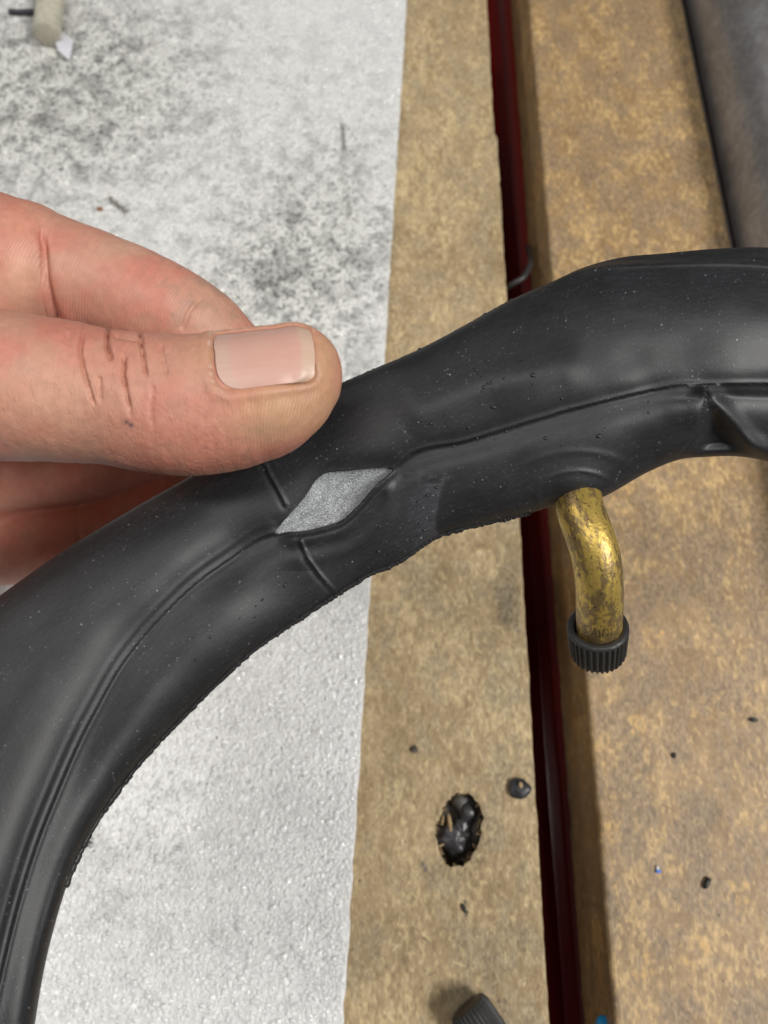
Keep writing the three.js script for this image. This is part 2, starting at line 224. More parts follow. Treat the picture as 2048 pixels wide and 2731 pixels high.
// ---------------------------------------------------------------- foam sheet
const FW = 0.22, FL = 0.48, FX = -0.2, FZ = -0.31, FT = 0.0024;
{
  const cell = (() => {                                            // closed foam cells: domed bumps of mixed size
    const N = 1024, r = rnd(5), pts = [], G = 30, grid = Array.from({ length: G * G }, () => []);
    for (let i = 0; i < 1500; i++) { const p = [r() * N, r() * N, 0.55 + r() * 0.8]; pts.push(p); grid[Math.floor(p[1] / N * G) * G + Math.floor(p[0] / N * G)].push(p); }
    return dataTex(N, N, (x, y) => {
      const gx = Math.floor(x / N * G), gy = Math.floor(y / N * G); let a = 1e9, b = 1e9;
      for (let j = -1; j <= 1; j++) for (let i = -1; i <= 1; i++) for (const p of grid[((gy + j + G) % G) * G + (gx + i + G) % G]) { let dx = Math.abs(p[0] - x), dy = Math.abs(p[1] - y); dx = Math.min(dx, N - dx); dy = Math.min(dy, N - dy); const d = Math.hypot(dx, dy * 0.8) / p[2]; if (d < a) { b = a; a = d; } else if (d < b) b = d; }
      return 255 * clamp(0.1 + 0.75 * Math.sqrt(clamp((b - a) / 22)) * (1 - 0.55 * clamp(a / 24)) + 0.2 * noise(x / 3, y / 3));
    });
  })();
  const r = rnd(77), w = 1024, h = 2048;
  const mp = (px, py) => { const p = onPlane(px, py, FT); return [(p.x - FX) / FW * w, (p.z - FZ) / FL * h]; };
  const mmx = w / FW / 1000, mmz = h / FL / 1000;
  const tex = canvasTex(w, h, (g) => {
    const im = g.createImageData(w, h), d = im.data;
    const A = mp(880, 560), B = mp(150, 230), C = mp(300, 2330), D = mp(560, 1000), E = mp(780, 700);
    const spot = (x, y, c, sx, sy) => Math.exp(-(((x - c[0]) / (sx * mmx)) ** 2) - ((y - c[1]) / (sy * mmz)) ** 2);
    for (let y = 0, i = 0; y < h; y++) for (let x = 0; x < w; x++, i += 4) {
      const X = x / mmx, Y = y / mmz, soil = 0.08 + 0.55 * spot(x, y, A, 30, 52) + 1.2 * spot(x, y, B, 66, 60) + 0.22 * spot(x, y, C, 24, 18) + 0.6 * spot(x, y, D, 60, 50) + 0.5 * spot(x, y, E, 30, 30);
      const m = fbm(X / 5, Y / 5, 2, 5), f = noise(X / 0.9, Y / 0.9, 4), f2 = noise(X / 0.42, Y / 0.42, 9);
      const grime = clamp(sstep(0.38, 0.75, m) * 0.34 + sstep(0.5, 0.85, f) * 0.5 + sstep(0.6, 0.95, f2) * 0.45) * clamp(soil) + 0.05 * sstep(0.5, 0.8, m);
      const k = 1 - 0.58 * grime;
      const u = 0.93 + 0.14 * f2; d[i] = 234 * k * u; d[i + 1] = 234 * k * u; d[i + 2] = (233 - 5 * soil) * k * u; d[i + 3] = 255;
    }
    g.putImageData(im, 0, 0);
    const dabs = (c, rx, ry, n, col, a, s) => { for (let i = 0; i < n; i++) { const t = r() * 6.28, q = Math.sqrt(r()) * (0.6 + 0.6 * r()); g.fillStyle = `rgba(${col},${a * (0.3 + 0.7 * r())})`; g.beginPath(); g.ellipse(c[0] + q * rx * mmx * Math.cos(t), c[1] + q * ry * mmz * Math.sin(t), (0.3 + r()) * s, (0.3 + r()) * s, r() * 3, 0, 7); g.fill(); } };
    dabs(A, 50, 70, 4200, '70,72,74', 0.36, 1.15); dabs(E, 36, 40, 1500, '74,76,78', 0.4, 1.3); dabs(D, 70, 60, 3000, '84,84,82', 0.36, 1.1); dabs(B, 64, 62, 4200, '80,76,75', 0.36, 1.3);
    dabs(C, 36, 30, 120, '84,80,80', 0.4, 1.1); dabs(mp(600, 1900), 60, 60, 160, '90,88,88', 0.35, 1.1); dabs(mp(1000, 120), 20, 50, 260, '110,108,100', 0.4, 1.2);
    const smear = (P, wd, col, a, n = 60) => { const q = spline(P.map(([x, y]) => mp(x, y)), n); for (const p of q) for (let k = 0; k < 7; k++) { g.fillStyle = `rgba(${col},${a * 0.5 * r()})`; g.beginPath(); g.ellipse(p[0] + (r() - 0.5) * 1.5 * wd * mmx, p[1] + (r() - 0.5) * wd * mmz, 0.6 + r() * 2.2, 0.6 + r() * 1.8, r() * 3, 0, 7); g.fill(); } };
    smear([[20, 240], [90, 245], [130, 300], [210, 300]], 5, '92,86,88', 0.4); smear([[120, 240], [190, 250], [200, 290]], 3, '70,68,70', 0.45); smear([[110, 310], [90, 330]], 4, '110,104,104', 0.4); smear([[160, 380], [205, 440], [240, 490]], 2.2, '80,80,78', 0.5);
    smear([[280, 360], [290, 330]], 4, '110,106,110', 0.4); smear([[360, 30], [440, 60], [520, 60]], 3, '110,102,104', 0.42); smear([[330, 150], [370, 130], [420, 110]], 3, '120,114,110', 0.35); smear([[290, 530], [335, 565]], 1.6, '90,86,76', 0.55);
    smear([[0, 30], [70, 70], [110, 130], [200, 190]], 12, '140,132,130', 0.22, 110); smear([[240, 20], [300, 60], [360, 40]], 12, '140,132,128', 0.22, 110);
    smear([[918, 390], [915, 450], [925, 520], [930, 580]], 1.6, '80,78,72', 0.5); smear([[912, 330], [918, 400]], 1.0, '110,108,100', 0.6);
    for (const [x, y, s] of [[282, 100, 2.6], [300, 104, 2], [275, 168, 2.4], [290, 186, 3], [163, 450, 3], [390, 494, 1.8], [92, 60, 2], [240, 2250, 3], [228, 2235, 2.4], [246, 2236, 2.2], [250, 2270, 2], [225, 2262, 2], [578, 1968, 2.4], [408, 2155, 2], [940, 470, 2], [1036, 255, 2.4], [750, 1995, 1.4]]) { const p = mp(x, y); g.fillStyle = 'rgba(38,36,34,.8)'; g.beginPath(); g.ellipse(p[0], p[1], s * 0.8, s * 0.55, r() * 3, 0, 7); g.fill(); }
    dabs(mp(240, 2250), 5, 5, 90, '70,64,62', 0.35, 1.3);
  });
  const mat = new THREE.MeshPhysicalMaterial({ map: tex, roughness: 0.3, bumpMap: repeated(cell, 1 / 0.045, 1 / 0.045), bumpScale: 0.0004, clearcoat: 0.5, clearcoatRoughness: 0.18 });
  const a = onPlane(1085, 0, FT), b = onPlane(915, 2731, FT), d = b.clone().sub(a); a.addScaledVector(d, -0.2); b.addScaledVector(d, 0.25);
  const e = []; for (let i = 0; i <= 300; i++) { const p = a.clone().lerp(b, i / 300); p.x += 0.0007 * (fbm(i * 0.5, 3, 0, 3) - 0.5); e.push(p); }
  const sh = [new THREE.Vector3(-0.36, 0, a.z), ...e, new THREE.Vector3(-0.36, 0, b.z)];
  const g = boardGeo(sh, [], FT, 0.0005); g.translate(0, FT, 0);
  const p = g.attributes.position, uv = new Float32Array(p.count * 2), uv1 = new Float32Array(p.count * 2);
  for (let i = 0; i < p.count; i++) { uv[2 * i] = (p.getX(i) - FX) / FW; uv[2 * i + 1] = 1 - (p.getZ(i) - FZ) / FL; uv1[2 * i] = p.getX(i) + p.getY(i); uv1[2 * i + 1] = p.getZ(i); }
  g.setAttribute('uv', new THREE.BufferAttribute(uv, 2)); g.setAttribute('uv1', new THREE.BufferAttribute(uv1, 2)); mat.bumpMap.channel = 1;
  tex.wrapS = tex.wrapT = THREE.MirroredRepeatWrapping;
  const sheet = tag(mesh('foam_sheet', g, mat), 'soiled white packing foam sheet lying on the left board', 'foam sheet');
  // the domed closed cells of the foam, each taking the dirt where it sits
  const ctx = tex.image.getContext('2d'), px = ctx.getImageData(0, 0, w, h).data, q = rnd(303), dome = new THREE.SphereGeometry(1, 9, 4, 0, Math.PI * 2, 0, Math.PI / 2), N = 36000, spots = [];
  for (let k = 0; k < N; k++) { const x = -0.175 + 0.19 * q(), z = -0.25 + 0.4 * q(), t = (z - a.z) / (b.z - a.z); if (x < lerp(a.x, b.x, t) - 0.0011 && x > -0.115 - 0.065 * clamp(-z / 0.22)) spots.push([x, z]); }
  const cells = new THREE.InstancedMesh(dome, new THREE.MeshPhysicalMaterial({ color: 0xffffff, roughness: 0.22, clearcoat: 1, clearcoatRoughness: 0.06 }), spots.length), M = new THREE.Matrix4(), Q = new THREE.Quaternion(), E = new THREE.Euler(), col = new THREE.Color();
  spots.forEach(([x, z], k) => { const r0 = 0.00038 + 0.0005 * q() * q(); E.set((q() - 0.5) * 0.5, q() * 6.28, (q() - 0.5) * 0.5); M.compose(new THREE.Vector3(x, FT - 0.00006, z), Q.setFromEuler(E), new THREE.Vector3(r0 * (0.8 + 0.5 * q()), r0 * (0.3 + 0.45 * q()), r0 * (0.9 + 0.7 * q()))); cells.setMatrixAt(k, M); const i = 4 * (clamp(Math.floor((z - FZ) / FL * h), 0, h - 1) * w + clamp(Math.floor((x - FX) / FW * w), 0, w - 1)), u = 0.94 + 0.09 * q(); col.setRGB(px[i] / 255 * u, px[i + 1] / 255 * u, px[i + 2] / 255 * u, THREE.SRGBColorSpace); cells.setColorAt(k, col); });
  cells.name = 'foam_cells'; cells.userData.kind = 'stuff'; cells.castShadow = cells.receiveShadow = true; sheet.add(cells);
}

// ---------------------------------------------------------------- inner tube (black rubber)
const PAIRS = [                                                      // [upper edge x, y, lower edge x, y, distance of the middle sheet, half thickness] along the tube
  [-480, 2920, 62, 2990, 98, 8], [-430, 2620, 93, 2731, 100, 8], [-396, 2338, 136, 2506, 103, 8], [-303, 2020, 210, 2284, 107, 8], [-125, 1703, 333, 2086, 111.5, 7.5], [94, 1520, 494, 1907, 115.5, 7], [345, 1362, 679, 1734, 118.4, 6],
  [494, 1278, 802, 1650, 120, 4.8], [640, 1186, 901, 1586, 120, 4.2], [770, 1104, 978, 1538, 120, 4.2], [868, 1042, 1064, 1500, 120, 5], [988, 988, 1167, 1432, 120, 6.2], [1111, 935, 1333, 1389, 120, 7.4], [1235, 870, 1420, 1367, 120, 8.2], [1358, 802, 1482, 1347, 120, 9], [1481, 747, 1592, 1332, 120, 9.5],
  [1560, 712, 1728, 1259, 120, 10], [1660, 686, 1812, 1226, 120, 10], [1765, 676, 1876, 1219, 120, 10], [1913, 663, 1975, 1218, 120, 10.5], [2048, 660, 2060, 1234, 121, 11], [2330, 690, 2310, 1310, 122, 11],
];
const SEAM = [[0, 2605], [49, 2407], [99, 2247], [148, 2123], [210, 1981], [265, 1876], [321, 1778], [383, 1697], [457, 1617], [531, 1549], [617, 1488], [691, 1438], [737, 1424], [819, 1416], [874, 1404], [912, 1390], [950, 1357], [980, 1323], [1005, 1296], [1051, 1252], [1111, 1204], [1235, 1179], [1358, 1142], [1481, 1105], [1605, 1072], [1728, 1043], [1790, 1031], [1889, 1027], [2048, 1025], [2330, 1040]];
const SEAM_S = spline([[-60, 2900], ...SEAM], 130);
const TEAR = spline([[872, 1259], [900, 1255], [929, 1253], [960, 1250], [992, 1247], [1020, 1246], [1043, 1246], [1051, 1253], [1039, 1268], [1005, 1296], [980, 1323], [950, 1357], [912, 1390], [874, 1405], [819, 1417], [769, 1422], [737, 1425], [733, 1418], [746, 1399], [781, 1359], [815, 1319], [840, 1281], [857, 1266]], 200, true);
const RINGS = [[[700, 1225], [722, 1270], [745, 1310], [762, 1344]], [[802, 1444], [822, 1490], [855, 1535], [903, 1588]]];
const DUSTLINE = [[1180, 1290], [1172, 1318], [1164, 1370], [1161, 1405], [1169, 1440]];
const TOPFOLD = spline([[1440, 775], [1500, 738], [1600, 713], [1765, 703], [1950, 700], [2048, 705], [2330, 735]], 60);
const FOLD = spline([[1884, 1032], [1910, 1070], [1950, 1120], [1990, 1165], [2040, 1225]], 30);
const FOLD2 = spline([[1882, 1040], [1876, 1090], [1858, 1150], [1825, 1195], [1790, 1232]], 30);
const GA = (d, s) => Math.exp(-(d * d) / (s * s));
const tubeCurves = (() => { const P = (k) => spline(PAIRS.map((p) => k(p)), 1200); const a = P((p) => [p[0], p[1], p[4]]), b = P((p) => [p[2], p[3], p[5]]); return { a, b, n: 1200 }; })();
const seamAt = (() => { const out = new Float32Array(1201); for (let i = 0; i <= 1200; i += 4) { const a = tubeCurves.a[i], b = tubeCurves.b[i]; let best = 1e9, bc = 0.5; for (let k = 12; k < 95; k++) { const c = k / 100, d = distPoly(lerp(a[0], b[0], c), lerp(a[1], b[1], c), SEAM, 1e4)[0]; if (d < best) { best = d; bc = c; } } for (let k = 0; k < 4 && i + k <= 1200; k++) out[i + k] = bc; }
  const sm = Float32Array.from(out); for (let i = 0; i <= 1200; i++) { let s = 0, n = 0; for (let k = -24; k <= 24; k++) if (i + k >= 0 && i + k <= 1200) { s += out[i + k]; n++; } sm[i] = s / n; } return sm; })();
function tubeHeight(i, c, x, y) {                                    // how far the front stands off the middle sheet, mm
  const i0 = Math.min(1199, Math.floor(i)), it = i - i0, T = lerp(tubeCurves.b[i0][2], tubeCurves.b[i0 + 1][2], it), cs = lerp(seamAt[i0], seamAt[i0 + 1], it), q = i / 1200, left = 1 - sstep(0.3, 0.42, q), right = sstep(0.7, 0.8, q), far = sstep(0.78, 0.86, q);
  let h = T * Math.pow(Math.max(0, 1 - Math.pow(Math.abs(2 * c - 1), 2.3)), 0.5);
  const rim = sstep(0, 0.1, c) * sstep(1, 0.93, c);
  // two lobes with a valley where the moulded seam runs
  const valley = lerp(lerp(0.9, 1.5, left), 0.9, right);
  h -= rim * valley * GA(c - cs - 0.02, lerp(0.07, 0.12, left));
  h += rim * left * 1.1 * GA(c - cs * 0.45, 0.2);
  const [ds, side] = distPoly(x, y, SEAM_S);
  if (ds < 60) { h += rim * (lerp(0.22, 0.12, left) * GA(ds - 3, 7) * (side < 0 ? 1 : 0.2) - lerp(0.16, 0.16, left) * GA(side > 0 ? ds - 6 : ds + 6, 7)); h += rim * left * 0.1 * GA(ds - 28, 8) * (side < 0 ? 1 : 0); }
  // right end: the part under the seam sinks in and is folded
  if (far > 0 && c > cs) {
    const below = (c - cs) / (1 - cs);
    h -= far * rim * (1.2 * sstep(0, 0.2, below)) * sstep(1, 0.6, below);
    const [d1, s1] = distPoly(x, y, FOLD), [d2, s2] = distPoly(x, y, FOLD2), tri = s1 > 0 && s2 < 0;
    h += rim * 1.1 * GA(d1, 24) - rim * (tri ? 2.1 * sstep(0, 60, d1) * sstep(0, 50, d2) : 0);
    h += rim * 0.7 * GA(d2 - 10, 28) * (s2 > 0 ? 1 : 0.3);
  }
  h += rim * right * 1.4 * Math.exp(-(((x - 1830) / 60) ** 2) - ((y - 1085) / 60) ** 2);
  if (x > 1400 && c < 0.4) { const [d, s] = distPoly(x, y, TOPFOLD), k = sstep(1430, 1560, x); h += k * (0.7 * GA(d, 9) - 0.6 * GA(s < 0 ? d - 14 : d + 14, 12)); if (s < 0) h -= k * 1.2 * sstep(0, 14, d); }
  for (const R of RINGS) { if (Math.abs(x - 800) < 160 && Math.abs(y - 1400) < 230) { const [d, s] = distPoly(x, y, R); h += 0.2 * GA(d, 6) - 0.1 * GA(s > 0 ? d - 11 : d + 11, 8); } }
  { const [d, s] = distPoly(x, y, DUSTLINE); if (d < 60) h += 0.16 * sstep(-8, 8, s * d) * GA(d, 30) * rim; }
  // lip of the tear: the lower lip bulges, the upper one sinks toward it
  if (x > 640 && x < 1160 && y > 1180 && y < 1520) {
    const [d, , al] = distPoly(x, y, TEAR), k = al * 200, low = sstep(56, 78, k) * sstep(152, 134, k) * sstep(730, 800, x) * sstep(1075, 1030, x);
    h += low * (1.3 * GA(d - 16, 24) + 0.3 * GA(d - 72, 22)) - (1 - sstep(50, 66, k) * sstep(158, 146, k)) * 0.45 * GA(d, 30) * sstep(140, 60, d);
  }
  // moulded rings round the valve foot
  const vr = Math.hypot((x - 1540) / 1.0, (y - 1322) / 0.62); h += 1.5 * GA(vr, 100) + 0.14 * GA(vr - 106, 10) + 0.1 * GA(vr - 190, 16);
  // slack rubber: shallow dents
  h += rim * (0.35 * (fbm(x / 170, y / 170, 6, 2) - 0.5) + right * 0.8 * (fbm(x / 190 + 3, y / 120, 2, 2) - 0.5));
  h += rim * 0.9 * GA(distPoly(x, y, [[1130, 1090], [1300, 1020], [1500, 985]])[0], 60);
  return h;
}
const depthFront = (i, c, x, y) => tubeCurves.a[i][2] - tubeHeight(i, c, x, y);
{
  const NS = 1100, rowAt = (j) => { const t = j / NS; return t < 0.26 ? t / 0.26 * 0.31 : t < 0.7 ? 0.31 + (t - 0.26) / 0.44 * 0.18 : 0.49 + (t - 0.7) / 0.3 * 0.51; }, NF = 230, NB = 50, tube = thing('inner_tube', 'torn black rubber inner tube held across the photo with a bent brass valve', 'inner tube', at(1024, 1300, 120));
  const arc = [0]; for (let i = 1; i <= 1200; i++) { const m = (k) => S((tubeCurves.a[k][0] + tubeCurves.b[k][0]) / 2, (tubeCurves.a[k][1] + tubeCurves.b[k][1]) / 2, tubeCurves.a[k][2]), p = m(i), q = m(i - 1); arc.push(arc[i - 1] + Math.hypot(p[0] - q[0], p[1] - q[1])); }
  const cellPx = [];
  const ring = (u, v) => {                                            // u round the section, v along
    const w = v * 1200, i = Math.min(1199, Math.floor(w)), wt = w - i, mixed = (t) => t[i].map((x, q) => lerp(x, t[i + 1][q], wt)), a = mixed(tubeCurves.a), b = mixed(tubeCurves.b), front = u <= NF, c = front ? (1 - Math.cos(Math.PI * (u / NF))) / 2 : (1 + Math.cos(Math.PI * ((u - NF) / NB))) / 2;
    const x = lerp(a[0], b[0], c), y = lerp(a[1], b[1], c), T = b[2];
    const h = front ? tubeHeight(w, c, x, y) : -T * 0.8 * Math.sqrt(Math.max(0, 1 - (2 * c - 1) ** 2));
    return { x, y, c, front, p: at(x, y, a[2] - h), uv: [lerp(arc[i], arc[i + 1], wt) * 0.001, (front ? c : 2 - c) * 0.032] };
  };
  const dust = dataTex(2048, 1024, (() => {                          // talc: pale specks and rubbed streaks on black rubber; 102 x 51 mm
    const r = rnd(21), W2 = 2048, H2 = 1024, sp = new Float32Array(W2 * H2), spr = (x, y, s, a) => { for (let j = -3; j <= 3; j++) for (let i = -3; i <= 3; i++) { const X = (x + i + W2) % W2, Y = (y + j + H2) % H2, e = Math.exp(-(i * i + j * j) / (s * s)); sp[Y * W2 + X] = Math.max(sp[Y * W2 + X], a * e); } };
    for (let k = 0; k < 3400; k++) spr(Math.floor(r() * W2), Math.floor(r() * H2), 1.3 + r() * r() * 2.4, 0.12 + 1.0 * r() * r() * r());
    return (x, y) => { const cl = fbm(x / 120, y / 60, 3, 4), st = noise(x / 26, y / 4.5, 2), f = noise(x / 2.6, y / 2.6, 7); const k = 35 + 13 * (cl - 0.5) + 9 * (st - 0.5) + 12 * (f - 0.5) + sp[y * W2 + x] * 170 * sstep(0.25, 0.6, cl); return [k, k * 1.02, k * 1.09]; };
  })(), true);
  const rubber = new THREE.MeshPhysicalMaterial({ map: repeated(dust, 1 / 0.102, 1 / 0.051), vertexColors: true, roughness: 0.5, bumpMap: repeated(fineBump, 1 / 0.04, 1 / 0.04), bumpScale: 0.000012 });
  const NU = NF + NB, px = new Float32Array((NU + 1) * (NS + 1) * 2), fr = [];
  const g = gridGeo(NU, NS, (u, v, i, j) => {
    const o = ring(i === NU ? 0 : i, rowAt(j)), k = (j * (NU + 1) + i) * 2; px[k] = o.x; px[k + 1] = o.y;
    // rubbed and dusted places (matter with an outline): the panel left of the glue line, the valve foot, the tear's upper side; two pale places at the right end are painted sheen
    let f = 1; const x = o.x, y = o.y;
    if (o.front) {
      const [dd, ss] = distPoly(x, y, DUSTLINE); if (x > 1000 && y > 1290) f += 1.5 * sstep(-3, 3, ss * dd) * GA(dd, 70) * (0.45 + 1.1 * fbm(x / 26, y / 9, 4, 3));
      f += 1.3 * Math.exp(-(((x - 1100) / 130) ** 2) - ((y - 1275) / 22) ** 2) * sstep(0.35, 0.7, fbm(x / 14, y / 10, 5, 3));
      f += 1.6 * GA(distPoly(x, y, [[1065, 1128], [1082, 1150], [1092, 1176]])[0], 9) * sstep(0.4, 0.75, fbm(x / 8, y / 8, 9, 2));
      f += 0.9 * Math.exp(-(((x - 1840) / 50) ** 2) - ((y - 1080) / 60) ** 2) * fbm(x / 14, y / 14, 2, 3);  // sheen of the bulging lobe, painted into the rubber colour
      f += 1.5 * sstep(0.55, 0.8, fbm(x / 60, y / 60, 12, 4)) * Math.exp(-(((x - 1950) / 130) ** 2) - ((y - 910) / 70) ** 2);  // broad soft highlight, painted pale into the colour in ragged patches
    }
    o.c = [f, f, f * 1.01]; return o;
  }, (i, j) => {
    if (i >= NF) return true; let x = 0, y = 0; for (const [a, b] of [[0, 0], [1, 0], [0, 1], [1, 1]]) { const k = ((j + b) * (NU + 1) + i + a) * 2; x += px[k] / 4; y += px[k + 1] / 4; }
    return !(x > 725 && x < 1060 && y > 1240 && y < 1430 && inside(x, y, TEAR));
  });
  { const n = g.attributes.normal, row = NU + 1; for (let j = 0; j <= NS; j++) { const a = j * row, b = a + NU, v = new THREE.Vector3(n.getX(a) + n.getX(b), n.getY(a) + n.getY(b), n.getZ(a) + n.getZ(b)).normalize(); n.setXYZ(a, v.x, v.y, v.z); n.setXYZ(b, v.x, v.y, v.z); } }
  part('rubber_wall', g, rubber, tube);
  // nearest station of the tube for a spot, to read its surface there
  const frontAt = (x, y) => { let best = 1e9, bi = 0, bc = 0; for (let i = 300; i <= 1000; i += 4) { const a = tubeCurves.a[i], b = tubeCurves.b[i], dx = b[0] - a[0], dy = b[1] - a[1], c = clamp(((x - a[0]) * dx + (y - a[1]) * dy) / (dx * dx + dy * dy)), d = Math.hypot(a[0] + c * dx - x, a[1] + c * dy - y); if (d < best) { best = d; bi = i; bc = c; } } return depthFront(bi, bc, x, y); };
  // the inside of the tube, white with talc, seen through the tear
  const talc = dataTex(512, 512, (x, y) => { const a = noise(x / 2.4, y / 2.4, 1), b = noise(x / 5.2, y / 5.2, 2), c = fbm(x / 50, y / 50, 3, 3); const k = 164 + 120 * (a - 0.5) + 60 * (b - 0.5) + 40 * (c - 0.5); return [k * 0.985, k, k * 1.02]; }, true);
  const talcMat = new THREE.MeshStandardMaterial({ map: repeated(talc, 50, 50), roughness: 0.45, bumpMap: repeated(talc, 50, 50), bumpScale: 0.00012, metalness: 0.25 });
  const mid = [890, 1335], NT = TEAR.length - 1, rimRaw = TEAR.map((e) => frontAt(e[0], e[1])), rim = rimRaw.map((_, k) => { let t = 0; for (let j = -16; j <= 16; j++) t += rimRaw[(k + j + NT) % NT]; return t / 33; }), md = rim.reduce((a, b) => a + b) / rim.length;
  const fl = gridGeo(140, 24, (u, v) => { const k = Math.round(u * NT) % NT, e = TEAR[k], s = v * 1.06, x = lerp(mid[0], e[0], s), y = lerp(mid[1], e[1], s); return { p: at(x, y, lerp(md, rim[k], s * s) + 0.6 + 1.1 * (1 - s * s) + 0.25 * (fbm(x / 30, y / 30, 5, 2) - 0.5)), uv: [0.009 * s * Math.cos(u * Math.PI * 2), 0.009 * s * Math.sin(u * Math.PI * 2)] }; });
  part('inner_wall', fl, talcMat, tube);
  const lipMat = new THREE.MeshStandardMaterial({ color: new THREE.Color().setRGB(0.022, 0.022, 0.023), roughness: 0.45 });
  const lip = TEAR.map((e) => at(e[0], e[1], frontAt(e[0], e[1]) + 0.1));
  part('tear_lip', sweep(lip, (t) => 0.00013 + 0.00012 * noise(t * 40, 3) * sstep(0.24, 0.36, t) * sstep(0.78, 0.66, t), 8), lipMat, tube);
  // moulding flash: a ragged fin along the lower edge
  const q = rnd(9), fin = [];
  for (let i = 150; i < 740; i += 1) { const b = tubeCurves.b[i], a = tubeCurves.a[i], L = Math.hypot(b[0] - a[0], b[1] - a[1]), nx = (b[0] - a[0]) / L, ny = (b[1] - a[1]) / L, o = 1.5 + 4 * noise(i * 0.8, 4) * noise(i * 0.11, 8) + (q() < 0.08 ? 3 * q() : 0); fin.push(at(b[0] + nx * (o - 4), b[1] + ny * (o - 4), a[2] - 0.8)); }
  part('moulding_flash', sweep(fin, (t) => 0.00032 + 0.00022 * noise(t * 260, 6), 7), lipMat, tube);
  const fin2 = []; for (let i = 480; i < 830; i += 1) { const b = tubeCurves.b[i], a = tubeCurves.a[i], L = Math.hypot(b[0] - a[0], b[1] - a[1]), nx = (a[0] - b[0]) / L, ny = (a[1] - b[1]) / L, o = q() < 0.025 ? 2 + 3 * q() : 0.5; fin2.push(at(a[0] + nx * (o - 4), a[1] + ny * (o - 4), a[2] - 0.3)); }
  part('moulding_flash', sweep(fin2, (t) => 0.00022 + 0.00008 * noise(t * 200, 16), 7), lipMat, tube);
  // black crumbs of rubber dust clinging to the wall
  const cr = rnd(61), crumbs = [[1271, 985], [1278, 996], [1283, 1001], [1302, 1022], [1310, 1022], [1291, 1031], [1288, 1042], [1316, 1085], [1390, 960], [1422, 1000], [1300, 960], [1345, 1010], [1150, 1128], [1456, 1168], [1598, 1162], [1498, 1062], [1547, 870], [1600, 780], [1172, 1108], [1730, 1100], [1140, 1320], [1165, 1300], [1120, 1395], [1132, 1412], [1098, 1440], [1060, 1455], [1010, 1470], [1210, 1190], [1250, 1140], [1350, 1150], [760, 1560], [700, 1600], [640, 1650], [560, 1700], [520, 1760], [1480, 1230]].flatMap(([x, y]) => [[x, y, 1], [x + (cr() - 0.5) * 90, y + (cr() - 0.5) * 70, 0.6]]);
  const cg = mergeGeometries(crumbs.filter(([x, y]) => !inside(x, y, TEAR)).map(([x, y, k]) => { const e = new THREE.IcosahedronGeometry(1, 1), p = at(x, y, frontAt(x, y) - 0.05), z = k * (0.00012 + 0.00016 * cr()); e.scale(z * (0.7 + cr()), z * 0.7, z * (0.7 + cr())); e.rotateY(cr() * 6); e.translate(p.x, p.y, p.z); return e; }));
  const co = part('rubber_crumbs', cg, lipMat, tube); co.userData.kind = 'stuff';
  // ---------------- brass valve stem
  const path = spline([[1533, 1270, 121], [1540, 1310, 118.5], [1549, 1364, 115.6], [1571, 1425, 113.8], [1589, 1485, 113.4], [1597, 1545, 114.4], [1599, 1604, 116.8], [1598, 1650, 119.4], [1597, 1700, 122.6]], 90).map((p) => at(...p));
  const brassTex = (letters) => canvasTex(1024, 1024, (g, w, h) => {
    const im = g.createImageData(w, h), d = im.data;
    for (let y = 0, i = 0; y < h; y++) for (let x = 0; x < w; x++, i += 4) { const X = x / 40, Y = y / 40, t = clamp(0.42 + 1.3 * (fbm(X / 1.8, Y / 2.6, 3, 5) - 0.5) + 0.75 * (noise(X * 2.2, Y * 2.2, 6) - 0.5) + 0.4 * sstep(0.45, 0.75, y / h) * noise(X / 2, Y / 2, 2)), s = noise(X * 6, Y * 1.2, 9), pit = noise(X * 5, Y * 5, 14) > 0.86 ? 0.6 : 1; const A = [204, 174, 92], B = [150, 126, 84]; for (let c = 0; c < 3; c++) d[i + c] = lerp(A[c], B[c], sstep(0.3, 0.72, t)) * (0.92 + 0.1 * s + 0.08 * noise(X * 7, Y * 7, 3)) * pit; d[i + 3] = 255; }
    g.putImageData(im, 0, 0);
    g.save(); g.translate(w * 0.405, h * 0.83); g.fillStyle = 'rgba(58,46,32,.62)'; g.font = '78px sans-serif'; g.textAlign = 'center'; g.textBaseline = 'middle'; g.fillText(letters, 0, 0); g.restore();
    for (let k = 0, q = rnd(8); k < 260; k++) { g.fillStyle = `rgba(${q() < 0.6 ? '184,160,106' : '84,70,48'},${0.5 * q()})`; g.beginPath(); g.ellipse(w * (0.25 + 0.32 * q()), h * (0.79 + 0.08 * q()), 2 + 5 * q(), 1 + 2 * q(), q() * 3, 0, 7); g.fill(); }
    const r = rnd(3); g.strokeStyle = 'rgba(70,58,40,.35)'; for (let k = 0; k < 90; k++) { g.lineWidth = 0.6 + r() * 1.6; const x = r() * w, y = r() * h, a = r() * 3; g.beginPath(); g.moveTo(x, y); g.lineTo(x + 60 * Math.cos(a) * r(), y + 60 * Math.sin(a) * r()); g.stroke(); }
  });
  const bt = brassTex('S AINI');
  const brass = new THREE.MeshStandardMaterial({ map: bt, metalness: 0.68, roughness: 0.43, bumpMap: repeated(fineBump, 0.3, 0.5), bumpScale: 0.00005 });
  const sg = sweep(path, 0.00365, 64, 1), len = sg.attributes.uv; { const m = len.getY(len.count - 1); for (let i = 0; i < len.count; i++) len.setXY(i, 1 - (len.getX(i) + 0.5) % 1.0001, 1 - len.getY(i) / m); }
  const stem = part('valve_stem', sg, brass, tube);
